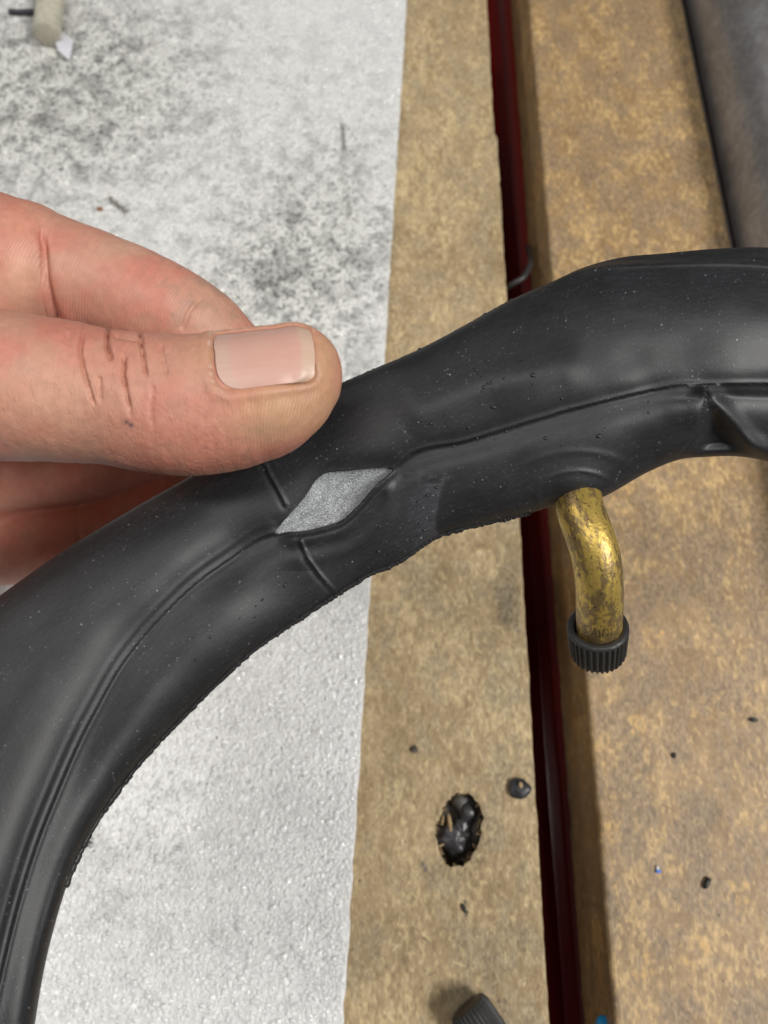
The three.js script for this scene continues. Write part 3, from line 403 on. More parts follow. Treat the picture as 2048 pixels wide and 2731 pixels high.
  const collar = sweep(path.slice(5, 11), (t) => 0.0037 + 0.0009 * Math.sin(Math.PI * clamp(t * 1.0)) , 64); const cs = new THREE.Vector3(); part('valve_foot', collar, new THREE.MeshStandardMaterial({ color: new THREE.Color().setRGB(0.26, 0.2, 0.1), roughness: 0.5, metalness: 0.5 }), tube);
}
// ---------------------------------------------------------------- valve caps: knurled black plastic
const capMat = new THREE.MeshStandardMaterial({ color: new THREE.Color().setRGB(0.028, 0.028, 0.029), roughness: 0.42, bumpMap: repeated(fineBump, 0.2, 0.2), bumpScale: 0.00004 });
const capDust = new THREE.MeshStandardMaterial({ color: new THREE.Color().setRGB(0.034, 0.033, 0.032), roughness: 0.55, bumpMap: repeated(fineBump, 0.3, 0.3), bumpScale: 0.00006 });
function valveCap(R, len, taper, ribs, label) {                       // mouth at the origin, closed end along +y
  const o = thing('valve_cap', label, 'valve cap'), n = ribs * 8;
  const prof = [[R * 0.76, len * 0.75], [R * 0.76, 0.0004], [R * 0.78, 0.00005], [R * 0.9, 0], [R * 0.985, 0.0002], [R, 0.0006]];
  const rim = gridGeo(n, prof.length - 1, (u, v, i, j) => { const a = u * Math.PI * 2, [r, y] = prof[j]; return { p: new THREE.Vector3(r * Math.cos(a), y, r * Math.sin(a)), uv: [u, v] }; });
  mesh('rim', rim, capMat, o);
  const rows = 14, grip = gridGeo(n, rows, (u, v) => { const a = u * Math.PI * 2, k = Math.pow(Math.max(0, Math.cos(a * ribs)), 0.55) * sstep(0, 0.1, v), e = 1 - 0.1 * sstep(0.88, 1, v), r = R * lerp(1, taper, v) * e * (1 - 0.07 * sstep(0.0, 0.1, v) + 0.085 * k); return { p: new THREE.Vector3(r * Math.cos(a), lerp(0.0006, len, v), r * Math.sin(a)), uv: [u * 3, v] }; });
  mesh('grip', grip, capDust, o);
  const re = R * taper * 0.9, end = gridGeo(n, 8, (u, v) => { const a = u * Math.PI * 2, k = Math.max(0, Math.cos(a * ribs)), r = re * (v === 1 ? 0.93 + 0.085 * Math.pow(k, 0.55) : v * 0.93); return { p: new THREE.Vector3(r * Math.cos(a), len + 0.0005 * Math.sqrt(1 - v * v * 0.999) - (v < 0.6 ? 0.0003 * (1 - v / 0.6) : 0), r * Math.sin(a)), uv: [u, v] }; });
  mesh('cap_end', end, capMat, o);
  return o;
}
const aim = (o, pos, dir, roll = 0) => { o.position.copy(pos); o.quaternion.setFromUnitVectors(new THREE.Vector3(0, 1, 0), dir.clone().normalize()); o.rotateY(roll); };
{
  const c = valveCap(0.0049, 0.0076, 0.93, 32, 'black knurled plastic cap on the end of the brass valve');
  aim(c, at(1594, 1668, 120.4), at(1594, 1720, 123.8).sub(at(1594, 1668, 120.4)));
  const d = valveCap(0.0056, 0.012, 0.97, 30, 'loose black knurled cap lying on the left board at the bottom edge');
  const e = onPlane(1243, 2680, 0.0055), f = onPlane(1328, 2810, 0.0055), dir = e.clone().sub(f).normalize(); aim(d, e.clone().addScaledVector(dir, -0.0125), dir, 0.1); d.position.y = 0.0056;
}

// ---------------------------------------------------------------- hand: one skin, meshed from a distance field
{
  const chain = (nodes, n) => spline(nodes.map(([x, y, d]) => S(x, y, d)), n).map((p, i) => { const f = i / n * (nodes.length - 1), k = Math.min(nodes.length - 2, Math.floor(f)), t = f - k; return [...p, lerp(nodes[k][3], nodes[k + 1][3], t)]; });
  const mm = (r, d) => r * d / F;                                      // photo pixels to mm at distance d
  const rawChain = (nodes) => nodes.map(([x, y, d, r]) => [...S(x, y, d), r]);
  const thumb = rawChain([[-760, 1060, 118, 14], [-420, 1020, 112, 12.6], [-200, 1025, 108, mm(205, 108)], [0, 1031, 106, mm(199, 106)], [148, 1043, 106, mm(190, 106)], [296, 1062, 106, mm(178, 106)], [407, 1076, 106, mm(183, 106)], [494, 1083, 106.2, mm(185, 106.2)], [580, 1083, 106.6, mm(178, 106.6)], [680, 1066, 107.2, mm(166, 107.2)], [742, 1048, 107.6, mm(143, 107.6)], [774, 1023, 107.8, mm(128, 107.8)]]);
  const pad = rawChain([[600, 1040, 107, mm(130, 107)], [700, 1010, 107.2, mm(118, 107.2)], [788, 979, 107.5, mm(106, 107.5)]]);
  const ir = 131, index = rawChain([[-700, 640, 138, 12.5], [-420, 585, 134, mm(165, 134)], [-230, 640, 131, mm(185, 131)], [-60, 690, 130, mm(184, 130)], [50, 714, ir - 1, mm(172, ir)], [112, 716, ir, mm(146, ir)], [210, 744, ir, mm(140, ir)], [300, 770, ir, mm(132, ir)], [430, 826, ir, mm(128, ir)], [528, 884, ir + 1, mm(124, ir)], [600, 950, ir + 2, mm(116, ir)]]);
  const middle = rawChain([[-640, 1140, 154, 13], [-380, 1230, 158, 11.4], [-100, 1268, 162, 10.2], [120, 1256, 163, 9.2], [330, 1240, 162, 8.8], [520, 1180, 158, 8.4]]);
  const ring = rawChain([[-640, 1440, 158, 12.4], [-380, 1440, 164, 11.4], [-120, 1448, 168, 10.6], [60, 1436, 169, 10.4], [200, 1428, 168, 10.2], [330, 1392, 166, 9.8], [480, 1310, 162, 9]]);
  const palm = [rawChain([[-470, 690, 138, 17], [-440, 1080, 130, 20], [-520, 1440, 152, 19]]), rawChain([[-300, 1010, 116, 12], [-330, 760, 130, 11]]), rawChain([[-230, 1010, 120, 11], [-240, 1240, 138, 12.5], [-300, 1440, 154, 12]]), rawChain([[-640, 1060, 140, 22], [-1500, 1020, 146, 23], [-2100, 1060, 152, 23], [-3000, 1100, 162, 26]])];
  const seg = (p, c) => {
    const px = p[0], py = p[1], pz = p[2]; let best = 1e9;
    for (let i = 0; i < c.length; i += 9) { const x = px - c[i], y = py - c[i + 1], z = pz - c[i + 2], bx = c[i + 4], by = c[i + 5], bz = c[i + 6]; let t = (x * bx + y * by + z * bz) * c[i + 7]; t = t < 0 ? 0 : t > 1 ? 1 : t; const ex = x - t * bx, ey = y - t * by, ez = z - t * bz, d = Math.sqrt(ex * ex + ey * ey + ez * ez) - c[i + 3] - t * c[i + 8]; if (d < best) best = d; }
    return best;
  };
  const soft = (nodes) => { const P = spline(nodes, (nodes.length - 1) * 4), q = []; for (let i = 0; i < P.length; i++) { const f = i / 4, k = Math.min(nodes.length - 2, Math.floor(f)), t = f - k, m = t * t * (3 - 2 * t); q.push([...P[i], lerp(nodes[k][3], nodes[k + 1][3], m)]); }
    const o = new Float64Array((q.length - 1) * 9); for (let i = 0; i < q.length - 1; i++) { const a = q[i], b = q[i + 1], d = [b[0] - a[0], b[1] - a[1], b[2] - a[2]]; o.set([...a, ...d, 1 / (d[0] * d[0] + d[1] * d[1] + d[2] * d[2]), b[3] - a[3]], i * 9); } return o; };
  // centripetal resampling keeps the nodes; radii follow smoothly
  const C = { thumb: soft(thumb), pad: soft(pad), index: soft(index), middle: soft(middle), ring: soft(ring), palm: palm.map(soft) };
  const smin = (a, b, k) => { const h = Math.max(k - Math.abs(a - b), 0) / k; return Math.min(a, b) - h * h * k * 0.25; };
  const which = (p) => { const t = Math.min(seg(p, C.thumb), seg(p, C.pad)), i = seg(p, C.index), m = seg(p, C.middle), r = seg(p, C.ring); const k = Math.min(t, i, m, r); return k === t ? 0 : k === i ? 1 : k === m ? 2 : 3; };
  const sdf = (p) => {
    let pl = 1e9; for (const c of C.palm) pl = smin(pl, seg(p, c), 12);
    const w1 = sstep(-72, -92, p[0]), w2 = sstep(-58, -78, p[0]), fk = lerp(0.8, 4, w1); const th = smin(seg(p, C.thumb), seg(p, C.pad), 3.5);
    const fi = smin(smin(seg(p, C.index), seg(p, C.middle), fk), seg(p, C.ring), fk);
    let d = smin(fi, pl, 9); d = smin(d, th, lerp(1.2, 10, w2)); return d;
  };
  // thumb frame for the nail: axis, outward direction of the nail, and the side direction
  const V = (a) => new THREE.Vector3(...a), N0 = V(S(604, 1072, 106.6)), N1 = V(S(878, 1032, 107.6)), ax = N1.clone().sub(N0).normalize(), NA = 40 * Math.PI / 180;
  let nn = new THREE.Vector3(0, -Math.sin(NA), -Math.cos(NA)); nn.addScaledVector(ax, -nn.dot(ax)).normalize(); const bb = new THREE.Vector3().crossVectors(ax, nn);
  const NL = 13.6, NW = 6.5, NR = 9.1;
  const nailUV = (p) => { const q = V(p).sub(N0), u = q.dot(ax), a = Math.atan2(q.dot(bb), q.dot(nn)); return [u, a * NR, q.dot(nn)]; };
  const I0 = V(S(114, 702, 131)), ix = V(S(430, 826, 131)).sub(I0).normalize(), iy = new THREE.Vector3(0, 0, -1).addScaledVector(ix, ix.z).normalize(), iz = new THREE.Vector3().crossVectors(ix, iy);
  const fingerUV = (p) => { const q = V(p).sub(I0); return [q.dot(ix), Math.atan2(q.dot(iz), q.dot(iy)) * 9]; };
  const rbox = (x, y, hx, hy, r) => { const dx = Math.abs(x) - hx + r, dy = Math.abs(y) - hy + r; const mx = Math.max(dx, 0), my = Math.max(dy, 0); return Math.sqrt(mx * mx + my * my) + Math.min(Math.max(dx, dy), 0) - r; };
  const proj = (p) => [1024 + p[0] / p[2] * F, 1365.5 + p[1] / p[2] * F];
  const CREASES = [[[[222, 868], [213, 940], [225, 1000], [240, 1050], [254, 1092]], 0.42, 6], [[[288, 868], [283, 915], [290, 945], [300, 962]], 0.55, 7], [[[332, 940], [327, 1000], [337, 1050], [352, 1122]], 0.5, 6], [[[372, 872], [378, 930], [386, 985], [392, 1010]], 0.4, 6], [[[424, 915], [434, 950], [446, 1010]], 0.22, 7], [[[300, 895], [340, 900], [376, 905]], 0.3, 7], [[[180, 880], [186, 960]], 0.15, 9], [[[262, 1000], [270, 1080]], 0.14, 8], [[[410, 1020], [400, 1090], [410, 1150]], 0.14, 9]];
  const ICREASE = [[[[108, 600], [118, 660], [124, 740], [136, 800], [150, 850]], 0.75, 9], [[[540, 790], [505, 830], [488, 872]], 0.35, 7]];
  const DARKC = [[[[205, 1420], [225, 1480], [230, 1510]], 0.4, 9], [[[250, 1410], [262, 1470]], 0.35, 9]];
  const detail = (p) => {
    const [x, y] = proj(p); let d = 0;
    if (x < -60 || x > 960 || y < 500 || y > 1600) return 0;
    const w = which(p);
    if (w === 0) {
      for (const [P, a, s] of CREASES) { if (x < 120 || x > 480) break; const [e, , al] = distPoly(x, y, P); const e2 = e + 3 * (noise(x / 9, y / 9, 3) - 0.5); if (e < 26) d += (0.9 + 1.0 * noise(x / 14, y / 14, 8)) * a * sstep(0, 0.12, al) * sstep(1, 0.75, al) * GA(e2, s * 0.9) - 0.05 * a * GA(e - 18, 12); }
      const [u, v, q] = nailUV(p);
      if (q > 0) { const n = rbox(u - NL / 2, v, NL / 2, NW, 2.0 + 0 * u); if (n < 4) d += 0.36 * sstep(0.15, -0.25, n) - 0.3 * GA(n - 0.9, 0.8) * sstep(NL + 1.5, NL - 3, u) + (n > 0.05 ? 0.1 * GA(n - 0.15, 0.16) * (v > 0 ? 1 : 0.5) : 0); }
      d -= 0.45 * (fbm(p[0] / 7, p[1] / 7, p[2] / 7 + 3, 2) - 0.5);
      d -= 0.10 * (fbm(p[0] / 1.4, p[1] / 2.2, p[2] / 2, 2) - 0.5);
    } else if (w === 1) {
      for (const [P, a, s] of ICREASE) { const [e, , al] = distPoly(x, y, P); if (e < 60) d += a * GA(e, s) * sstep(0, 0.15, al) - 0.3 * a * GA(e - 26, 18); }
      d -= 0.4 * (fbm(p[0] / 6, p[1] / 6, p[2] / 6, 2) - 0.5);
      d -= 0.08 * (fbm(p[0] / 1.2, p[1] / 1.8, p[2] / 2, 2) - 0.5);
    } else for (const [P, a, s] of DARKC) { const [e] = distPoly(x, y, P); if (e < 30) d += a * GA(e, s); }
    return d;
  };
  // sparse surface nets
  const cell = 0.6, B = 8, lo = [-205, -62, 84], dims = [Math.ceil(207 / cell / B) * B, Math.ceil(106 / cell / B) * B, Math.ceil(112 / cell / B) * B];
  const NX = dims[0] + 1, NY = dims[1] + 1, NZ = dims[2] + 1, field = new Float32Array(NX * NY * NZ).fill(NaN), id = (x, y, z) => (z * NY + y) * NX + x, blocks = [];
  for (let bz = 0; bz < dims[2]; bz += B) for (let by = 0; by < dims[1]; by += B) for (let bx = 0; bx < dims[0]; bx += B) {
    const c = [lo[0] + (bx + B / 2) * cell, lo[1] + (by + B / 2) * cell, lo[2] + (bz + B / 2) * cell];
    if (Math.abs(sdf(c)) > B * cell * 0.87 + 1.2) continue;
    blocks.push([bx, by, bz]);
    for (let z = 0; z <= B; z++) for (let y = 0; y <= B; y++) for (let x = 0; x <= B; x++) { const k = id(bx + x, by + y, bz + z); if (Number.isNaN(field[k])) field[k] = sdf([lo[0] + (bx + x) * cell, lo[1] + (by + y) * cell, lo[2] + (bz + z) * cell]); }
  }
  const vid = new Map(), P = [], tris = [];
  for (const [bx, by, bz] of blocks) for (let z = bz; z < bz + B; z++) for (let y = by; y < by + B; y++) for (let x = bx; x < bx + B; x++) {
    let n = 0, sx = 0, sy = 0, sz = 0; const v = []; for (let k = 0; k < 8; k++) v.push(field[id(x + (k & 1), y + (k >> 1 & 1), z + (k >> 2))]);
    for (let a = 0; a < 8; a++) for (const bit of [1, 2, 4]) { const b = a | bit; if (b === a || (v[a] < 0) === (v[b] < 0)) continue; const t = v[a] / (v[a] - v[b]); n++; sx += (a & 1) + (bit === 1 ? t : 0); sy += (a >> 1 & 1) + (bit === 2 ? t : 0); sz += (a >> 2) + (bit === 4 ? t : 0); }
    if (n) { vid.set(id(x, y, z), P.length); P.push([lo[0] + (x + sx / n) * cell, lo[1] + (y + sy / n) * cell, lo[2] + (z + sz / n) * cell]); }
  }
  const st = [1, NX, NX * NY];
  for (const [bx, by, bz] of blocks) for (let z = bz; z < bz + B; z++) for (let y = by; y < by + B; y++) for (let x = bx; x < bx + B; x++) {
    const k = id(x, y, z), f0 = field[k];
    for (let d = 0; d < 3; d++) { const f1 = field[k + st[d]]; if ((f0 < 0) === (f1 < 0)) continue; const e = st[(d + 1) % 3], f = st[(d + 2) % 3], q = [vid.get(k), vid.get(k - e), vid.get(k - e - f), vid.get(k - f)]; if (q.some((i) => i === undefined)) continue; if (f0 < 0) tris.push([q[0], q[1], q[2]], [q[0], q[2], q[3]]); else tris.push([q[0], q[2], q[1]], [q[0], q[3], q[2]]); }
  }
  const normals = (T) => { const pos = new Float32Array(P.length * 3); P.forEach((p, i) => pos.set(p, i * 3)); const g = new THREE.BufferGeometry(); g.setAttribute('position', new THREE.BufferAttribute(pos, 3)); g.setIndex(T.flat()); g.computeVertexNormals(); return g.attributes.normal.array; };
  const push = (T, fn) => { const n = normals(T); P.forEach((p, i) => { const d = fn(p); for (let k = 0; k < 3; k++) p[k] -= n[i * 3 + k] * d; }); };
  const seen = (p) => { const [x, y] = proj(p); return x > -60 && x < 960 && y > 500 && y < 1600; };
  push(tris, sdf); push(tris, sdf);
  let T = tris;
  for (let pass = 0; pass < 2; pass++) {                                // finer where the photograph looks
    const mids = new Map(), want = (p) => { const [x, y] = proj(p); if (x < -30 || x > 940 || y < 500 || y > 1600) return false; const w = p[2] < 112 ? 1 : 0; return pass === 0 || w || p[1] < -24; };
    const mid = (a, b) => { const k = a < b ? a * 4194304 + b : b * 4194304 + a; if (mids.has(k)) return mids.get(k); const m = [0, 1, 2].map((i) => (P[a][i] + P[b][i]) / 2); let r = -1; if (want(m)) { r = P.length; P.push(m); } mids.set(k, r); return r; };
    const out = [];
    for (const [a, b, c] of T) {
      const x = mid(a, b), y = mid(b, c), z = mid(c, a), n = (x >= 0) + (y >= 0) + (z >= 0);
      if (n === 0) out.push([a, b, c]);
      else if (n === 3) out.push([a, x, z], [x, b, y], [z, y, c], [x, y, z]);
      else if (n === 1) { if (x >= 0) out.push([a, x, c], [x, b, c]); else if (y >= 0) out.push([b, y, a], [y, c, a]); else out.push([c, z, b], [z, a, b]); }
      else if (z < 0) out.push([x, b, y], [a, x, y], [a, y, c]); else if (x < 0) out.push([y, c, z], [b, y, z], [b, z, a]); else out.push([z, a, x], [c, z, x], [c, x, b]);
    }
    T = out;
    push(T, (p) => seen(p) ? sdf(p) : 0);
  }
    push(T, (p) => seen(p) ? detail(p) : 0);
  const nrm = normals(T);
  const pos = new Float32Array(P.length * 3), nor = new Float32Array(P.length * 3), col = new Float32Array(P.length * 3), uv = new Float32Array(P.length * 2);
  const bump2 = (x, y, cx, cy, sx, sy) => Math.exp(-(((x - cx) / sx) ** 2) - ((y - cy) / sy) ** 2);
  P.forEach((p, i) => {
    const g = nrm.subarray(i * 3, i * 3 + 3), w = W(p), [x, y] = proj(p), k = which(p);
    pos.set([w.x, w.y, w.z], i * 3);
    const n = new THREE.Vector3().addScaledVector(RIGHT, g[0]).addScaledVector(UPV, -g[1]).addScaledVector(FWD, g[2]).normalize(); nor.set([n.x, n.y, n.z], i * 3);
    // skin: blood and callus under it, darker brown along the folds and round the nail
    let c = [0.55, 0.27, 0.19]; const m = fbm(p[0] / 5, p[1] / 5, p[2] / 5, 3) - 0.5, f = fbm(p[0] / 0.8, p[1] / 0.8, p[2] / 0.8, 2) - 0.5; const mixc = (t, q) => { c = c.map((v, j) => lerp(v, q[j], clamp(t))); };
    mixc(0.45 + m * 3.4, [0.56, 0.215, 0.155]);
    if (k === 0) {
      mixc((0.85 + m) * bump2(x, y, 565, 1185, 130, 60), [0.56, 0.2, 0.14]); mixc(0.4 * bump2(x, y, 330, 1010, 130, 130), [0.6, 0.27, 0.19]); mixc(0.7 * bump2(x, y, 110, 1060, 130, 90), [0.66, 0.38, 0.26]);
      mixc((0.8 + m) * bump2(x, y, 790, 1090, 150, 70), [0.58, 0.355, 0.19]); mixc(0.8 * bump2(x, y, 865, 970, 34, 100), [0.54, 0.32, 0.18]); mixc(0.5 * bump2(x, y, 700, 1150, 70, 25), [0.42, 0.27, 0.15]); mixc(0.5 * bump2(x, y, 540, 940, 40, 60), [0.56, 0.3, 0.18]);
      for (const [Q, a, s] of CREASES) { const [e, , al] = distPoly(x, y, Q); mixc(0.55 * a * GA(e + 3 * (noise(x / 9, y / 9, 3) - 0.5), s * 0.6) * sstep(1, 0.75, al) * sstep(0.15, 0.5, noise(p[0] * 3, p[1] * 3, 5)), [0.24, 0.12, 0.08]); }
      const [u, v, q] = nailUV(p), nd = rbox(u - NL / 2, v, NL / 2, NW, 2); if (q > 0) { mixc(0.35 * GA(nd - 0.2, 0.22) * (v > 0 ? 1 : 0.7) * (0.5 + noise(u * 2, v * 2)), [0.46, 0.27, 0.13]); mixc(0.5 * GA(nd - 0.3, 0.22) * sstep(2, -1, u) * sstep(0.3, 0.6, noise(v * 2, 4)), [0.74, 0.58, 0.48]); mixc(0.4 * GA(nd - 0.35, 0.25) * (v < -NW * 0.6 ? 1 : 0) * noise(u * 2, 7), [0.74, 0.58, 0.48]); }
      mixc(0.9 * (bump2(x, y, 338, 1126, 8, 7) + bump2(x, y, 350, 1134, 7, 7)) * (noise(p[0] * 4, p[1] * 4) > 0.35 ? 1 : 0.3), [0.1, 0.06, 0.07]);
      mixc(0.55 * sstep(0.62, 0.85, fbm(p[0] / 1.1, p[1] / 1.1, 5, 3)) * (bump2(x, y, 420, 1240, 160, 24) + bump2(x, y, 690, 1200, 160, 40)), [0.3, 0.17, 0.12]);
    } else if (k === 1) {
      mixc(0.6 * bump2(x, y, 380, 640, 140, 40), [0.55, 0.36, 0.26]); mixc(0.75 * bump2(x, y, 560, 830, 90, 90), [0.5, 0.3, 0.21]); mixc(0.6 * bump2(x, y, 50, 720, 50, 70), [0.76, 0.46, 0.31]); mixc(0.6 * bump2(x, y, 60, 590, 70, 40), [0.62, 0.28, 0.19]);
      for (const [Q, a] of ICREASE) mixc(0.12 * a * GA(distPoly(x, y, Q)[0], 4) * sstep(0.35, 0.65, noise(p[0] * 3, p[1] * 3, 5)), [0.34, 0.18, 0.12]);
      mixc(0.45 * sstep(0.5, 0.8, fbm(p[0] / 1.3, p[1] / 1.3, 9, 3)) * sstep(250, 560, x), [0.34, 0.22, 0.16]);
    }
    const j = 1 + 0.22 * f; col.set([c[0] * j, c[1] * j, c[2] * j], i * 3);
    const t = k === 0 ? nailUV(p) : fingerUV(p); uv[2 * i] = (t[0] + 45) / 90; uv[2 * i + 1] = (t[1] + 30) / 120 + (k === 0 ? 0 : 0.5);
  });
  const g = new THREE.BufferGeometry(); g.setAttribute('position', new THREE.BufferAttribute(pos, 3)); g.setAttribute('normal', new THREE.BufferAttribute(nor, 3)); g.setAttribute('color', new THREE.BufferAttribute(col, 3)); g.setAttribute('uv', new THREE.BufferAttribute(uv, 2)); g.setIndex(T.flat());
  // finger ridges toward the tips, fine lines and pores elsewhere; the thumb and the forefinger each have half of the sheet (90 x 120 mm)
  const ridges = dataTex(1536, 2048, (x, y) => {
    const U = x / 1536 * 90 - 45, half = y < 1024 ? 0 : 1, Vv = (y % 1024) / 1024 * 60 - 30, q = half ? sstep(-14, 4, U) : sstep(-1, 6, U), side = half ? 1 : 0.35 + 0.65 * sstep(5, 9, Math.abs(Vv - 1));
    const wx = U + 0.9 * (fbm(U / 4, Vv / 4, half + 1, 3) - 0.5) + 0.012 * Vv * Vv * (half ? 0.3 : 0.8), r = Math.sin(wx * Math.PI * 2 / 0.48) * (0.3 + 0.7 * noise(U * 1.2, Vv * 2.2, 2));
    const fine = noise(U * 3.3 + 0.8 * Vv, Vv * 2.2, 5), line = Math.abs(fbm(U * 1.5 - Vv * 0.4, Vv * 0.8 + U * 0.3, 9, 3) - 0.5) < 0.025 ? -0.3 : 0;
    return 255 * clamp(0.5 + 0.3 * r * q * side + 0.42 * (fine - 0.5) * (1 - 0.5 * q) + line * (1 - q));
  });
  const skin = new THREE.MeshPhysicalMaterial({ vertexColors: true, roughness: 0.52, bumpMap: ridges, bumpScale: 0.0001, sheen: 0.15, sheenRoughness: 0.5, sheenColor: new THREE.Color().setRGB(1, 0.6, 0.5) });
  const o = tag(mesh('person', g, skin), 'bare hand pinching the rubber tube between thumb and forefinger', 'person');
  // thumb nail: a curved plate set into the nail bed
  const nail = gridGeo(60, 48, (s, t) => {
    const v = (s * 2 - 1) * NW * 0.985, e = Math.abs(s * 2 - 1), uMax = NL - 0.1 - 0.7 * e * e + 0.25 * noise(s * 5, 2), uMin = 0.25 + 0.3 * Math.pow(e, 2) + 0.2 * noise(s * 9, 6), crn = (q) => q - Math.sqrt(Math.max(0, q * q - Math.max(0, e * NW - NW + q) ** 2)), u = lerp(uMin + crn(2.6), uMax - crn(1.5), t), a = v / NR;
    const p = V(N0).addScaledVector(ax, u), dir = nn.clone().multiplyScalar(Math.cos(a)).addScaledVector(bb, Math.sin(a)); let r = 6, q = null;
    for (let k = 0; k < 14; k++) { q = p.clone().addScaledVector(dir, r); r -= sdf([q.x, q.y, q.z]); }
    const rr = lerp(r, 8.75 - 0.32 * (u / NL), 0.45) + 0.12 - 0.22 * Math.pow(e, 6) - 0.26 * sstep(0.86, 1, t) + 0.03 * (noise(s * 24, 1) - 0.5);
    q = p.clone().addScaledVector(dir, rr);
    const tip = sstep(0.84, 0.9, t + 0.03 * e * e), moon = sstep(0.2, 0.1, t), c = [lerp(lerp(0.62, 0.60, moon), 0.60, tip), lerp(lerp(0.33, 0.37, moon), 0.40, tip), lerp(lerp(0.26, 0.30, moon), 0.29, tip)], pale = fbm(s * 3, t * 3, 4, 3), n = 0.97 + 0.05 * noise(s * 26, t * 3); 
    return { p: W([q.x, q.y, q.z]), uv: [s, t], c: c.map((x, i) => lerp(x, [0.64, 0.47, 0.41][i], 0.5 * pale) * n) };
  });
  mesh('thumb_nail', nail, new THREE.MeshPhysicalMaterial({ vertexColors: true, roughness: 0.4, side: THREE.DoubleSide }), o);
}

// ---------------------------------------------------------------- small things on the bench
const blob = (r, seed, sx = 1, sy = 1, sz = 1, rough = 0.35, det = 3) => { let g = mergeVertices(new THREE.IcosahedronGeometry(r, det).deleteAttribute('uv').deleteAttribute('normal')); const p = g.attributes.position; for (let i = 0; i < p.count; i++) { const v = new THREE.Vector3().fromBufferAttribute(p, i), k = 1 + rough * (fbm(v.x / r * 1.4 + seed, v.y / r * 1.4, v.z / r * 1.4 + 5, 3) - 0.5) * 2; p.setXYZ(i, v.x * k * sx, v.y * k * sy, v.z * k * sz); } g.computeVertexNormals(); const uv = new Float32Array(p.count * 2); for (let i = 0; i < p.count; i++) { uv[2 * i] = p.getX(i); uv[2 * i + 1] = p.getZ(i); } g.setAttribute('uv', new THREE.BufferAttribute(uv, 2)); return g; };
const simple = (r, g, b, rough = 0.6) => new THREE.MeshStandardMaterial({ color: new THREE.Color().setRGB(r, g, b), roughness: rough });
{
  // cream tube, white scrap and black strip at the upper left, on the foam
  const a = onPlane(155, -160, FT + 0.0055), b = onPlane(124, 92, FT + 0.0055), pts = []; for (let i = 0; i <= 50; i++) pts.push(a.clone().lerp(b, i / 50));
  const tx = dataTex(256, 256, (x, y) => { const n = fbm(x / 14, y / 14, 2, 4), f = noise(x / 2.5, y / 2.5); const k = 0.9 + 0.16 * (n - 0.5) + 0.12 * (f - 0.5); return [226 * k, 220 * k, 200 * k]; }, true);
  const cream = new THREE.MeshStandardMaterial({ map: tx, roughness: 0.7, bumpMap: repeated(fineBump, 0.3, 4), bumpScale: 0.00012 });
  const t = thing('foam_rod', 'cream coloured foam rod at the top left corner of the foam sheet', 'rod', b);
  const g = sweep(pts, (v, an) => 0.0055 * (1 + 0.03 * (noise(v * 9, an) - 0.5)), 40); const uv = g.attributes.uv; for (let i = 0; i < uv.count; i++) uv.setY(i, uv.getY(i) * 40);
  part('rod', g, cream, t);
  const d = b.clone().sub(a).normalize(), end = new THREE.SphereGeometry(0.0055, 32, 16, 0, Math.PI * 2, 0, Math.PI / 2); end.scale(1, 0.18, 1); end.applyQuaternion(new THREE.Quaternion().setFromUnitVectors(new THREE.Vector3(0, 1, 0), d)); end.translate(b.x, b.y, b.z); part('cut_end', end, cream, t);
  const q = [[158, 92], [176, 101], [200, 119], [197, 140], [190, 165], [184, 170], [172, 160], [160, 148], [154, 132], [156, 110]].map(([x, y]) => onPlane(x, y, FT)), cx = onPlane(177, 130, FT), sh = new THREE.Shape(q.map((p) => new THREE.Vector2(p.x - cx.x, -(p.z - cx.z))));
  const sg = new THREE.ExtrudeGeometry(sh, { depth: 0.0008, bevelEnabled: true, bevelThickness: 0.0004, bevelSize: 0.0004, bevelOffset: -0.0004, bevelSegments: 3 }); sg.rotateX(-Math.PI / 2); sg.translate(cx.x, FT + 0.0006, cx.z);
  const sp = sg.attributes.position; for (let i = 0; i < sp.count; i++) sp.setY(i, sp.getY(i) + 0.0016 * fbm(sp.getX(i) * 400, sp.getZ(i) * 400, 0, 2)); sg.computeVertexNormals();
  tag(mesh('plastic_scrap', sg, simple(0.74, 0.74, 0.8, 0.5)), 'small white plastic scrap touching the end of the cream rod', 'scrap');
  const w0 = onPlane(24, 30, FT + 0.0012), w1 = onPlane(120, 36, FT + 0.0012), wp = []; for (let i = 0; i <= 24; i++) { const p = w0.clone().lerp(w1, i / 24); p.z += 0.0004 * Math.sin(i * 0.3); wp.push(p); }
  tag(mesh('rubber_strip', sweep(wp, (t2) => 0.0013 * Math.min(1, 0.5 + 12 * Math.min(t2, 1 - t2)), 14), simple(0.035, 0.033, 0.042, 0.5)), 'short black rubber strip left of the cream rod', 'strip');
  const bc = blob(0.0009, 4, 1.4, 0.6, 1); bc.translate(...onPlane(266, 557, FT + 0.0004)); tag(mesh('crumb', bc, simple(0.3, 0.13, 0.06)), 'tiny reddish brown crumb on the foam above the forefinger', 'crumb');
}
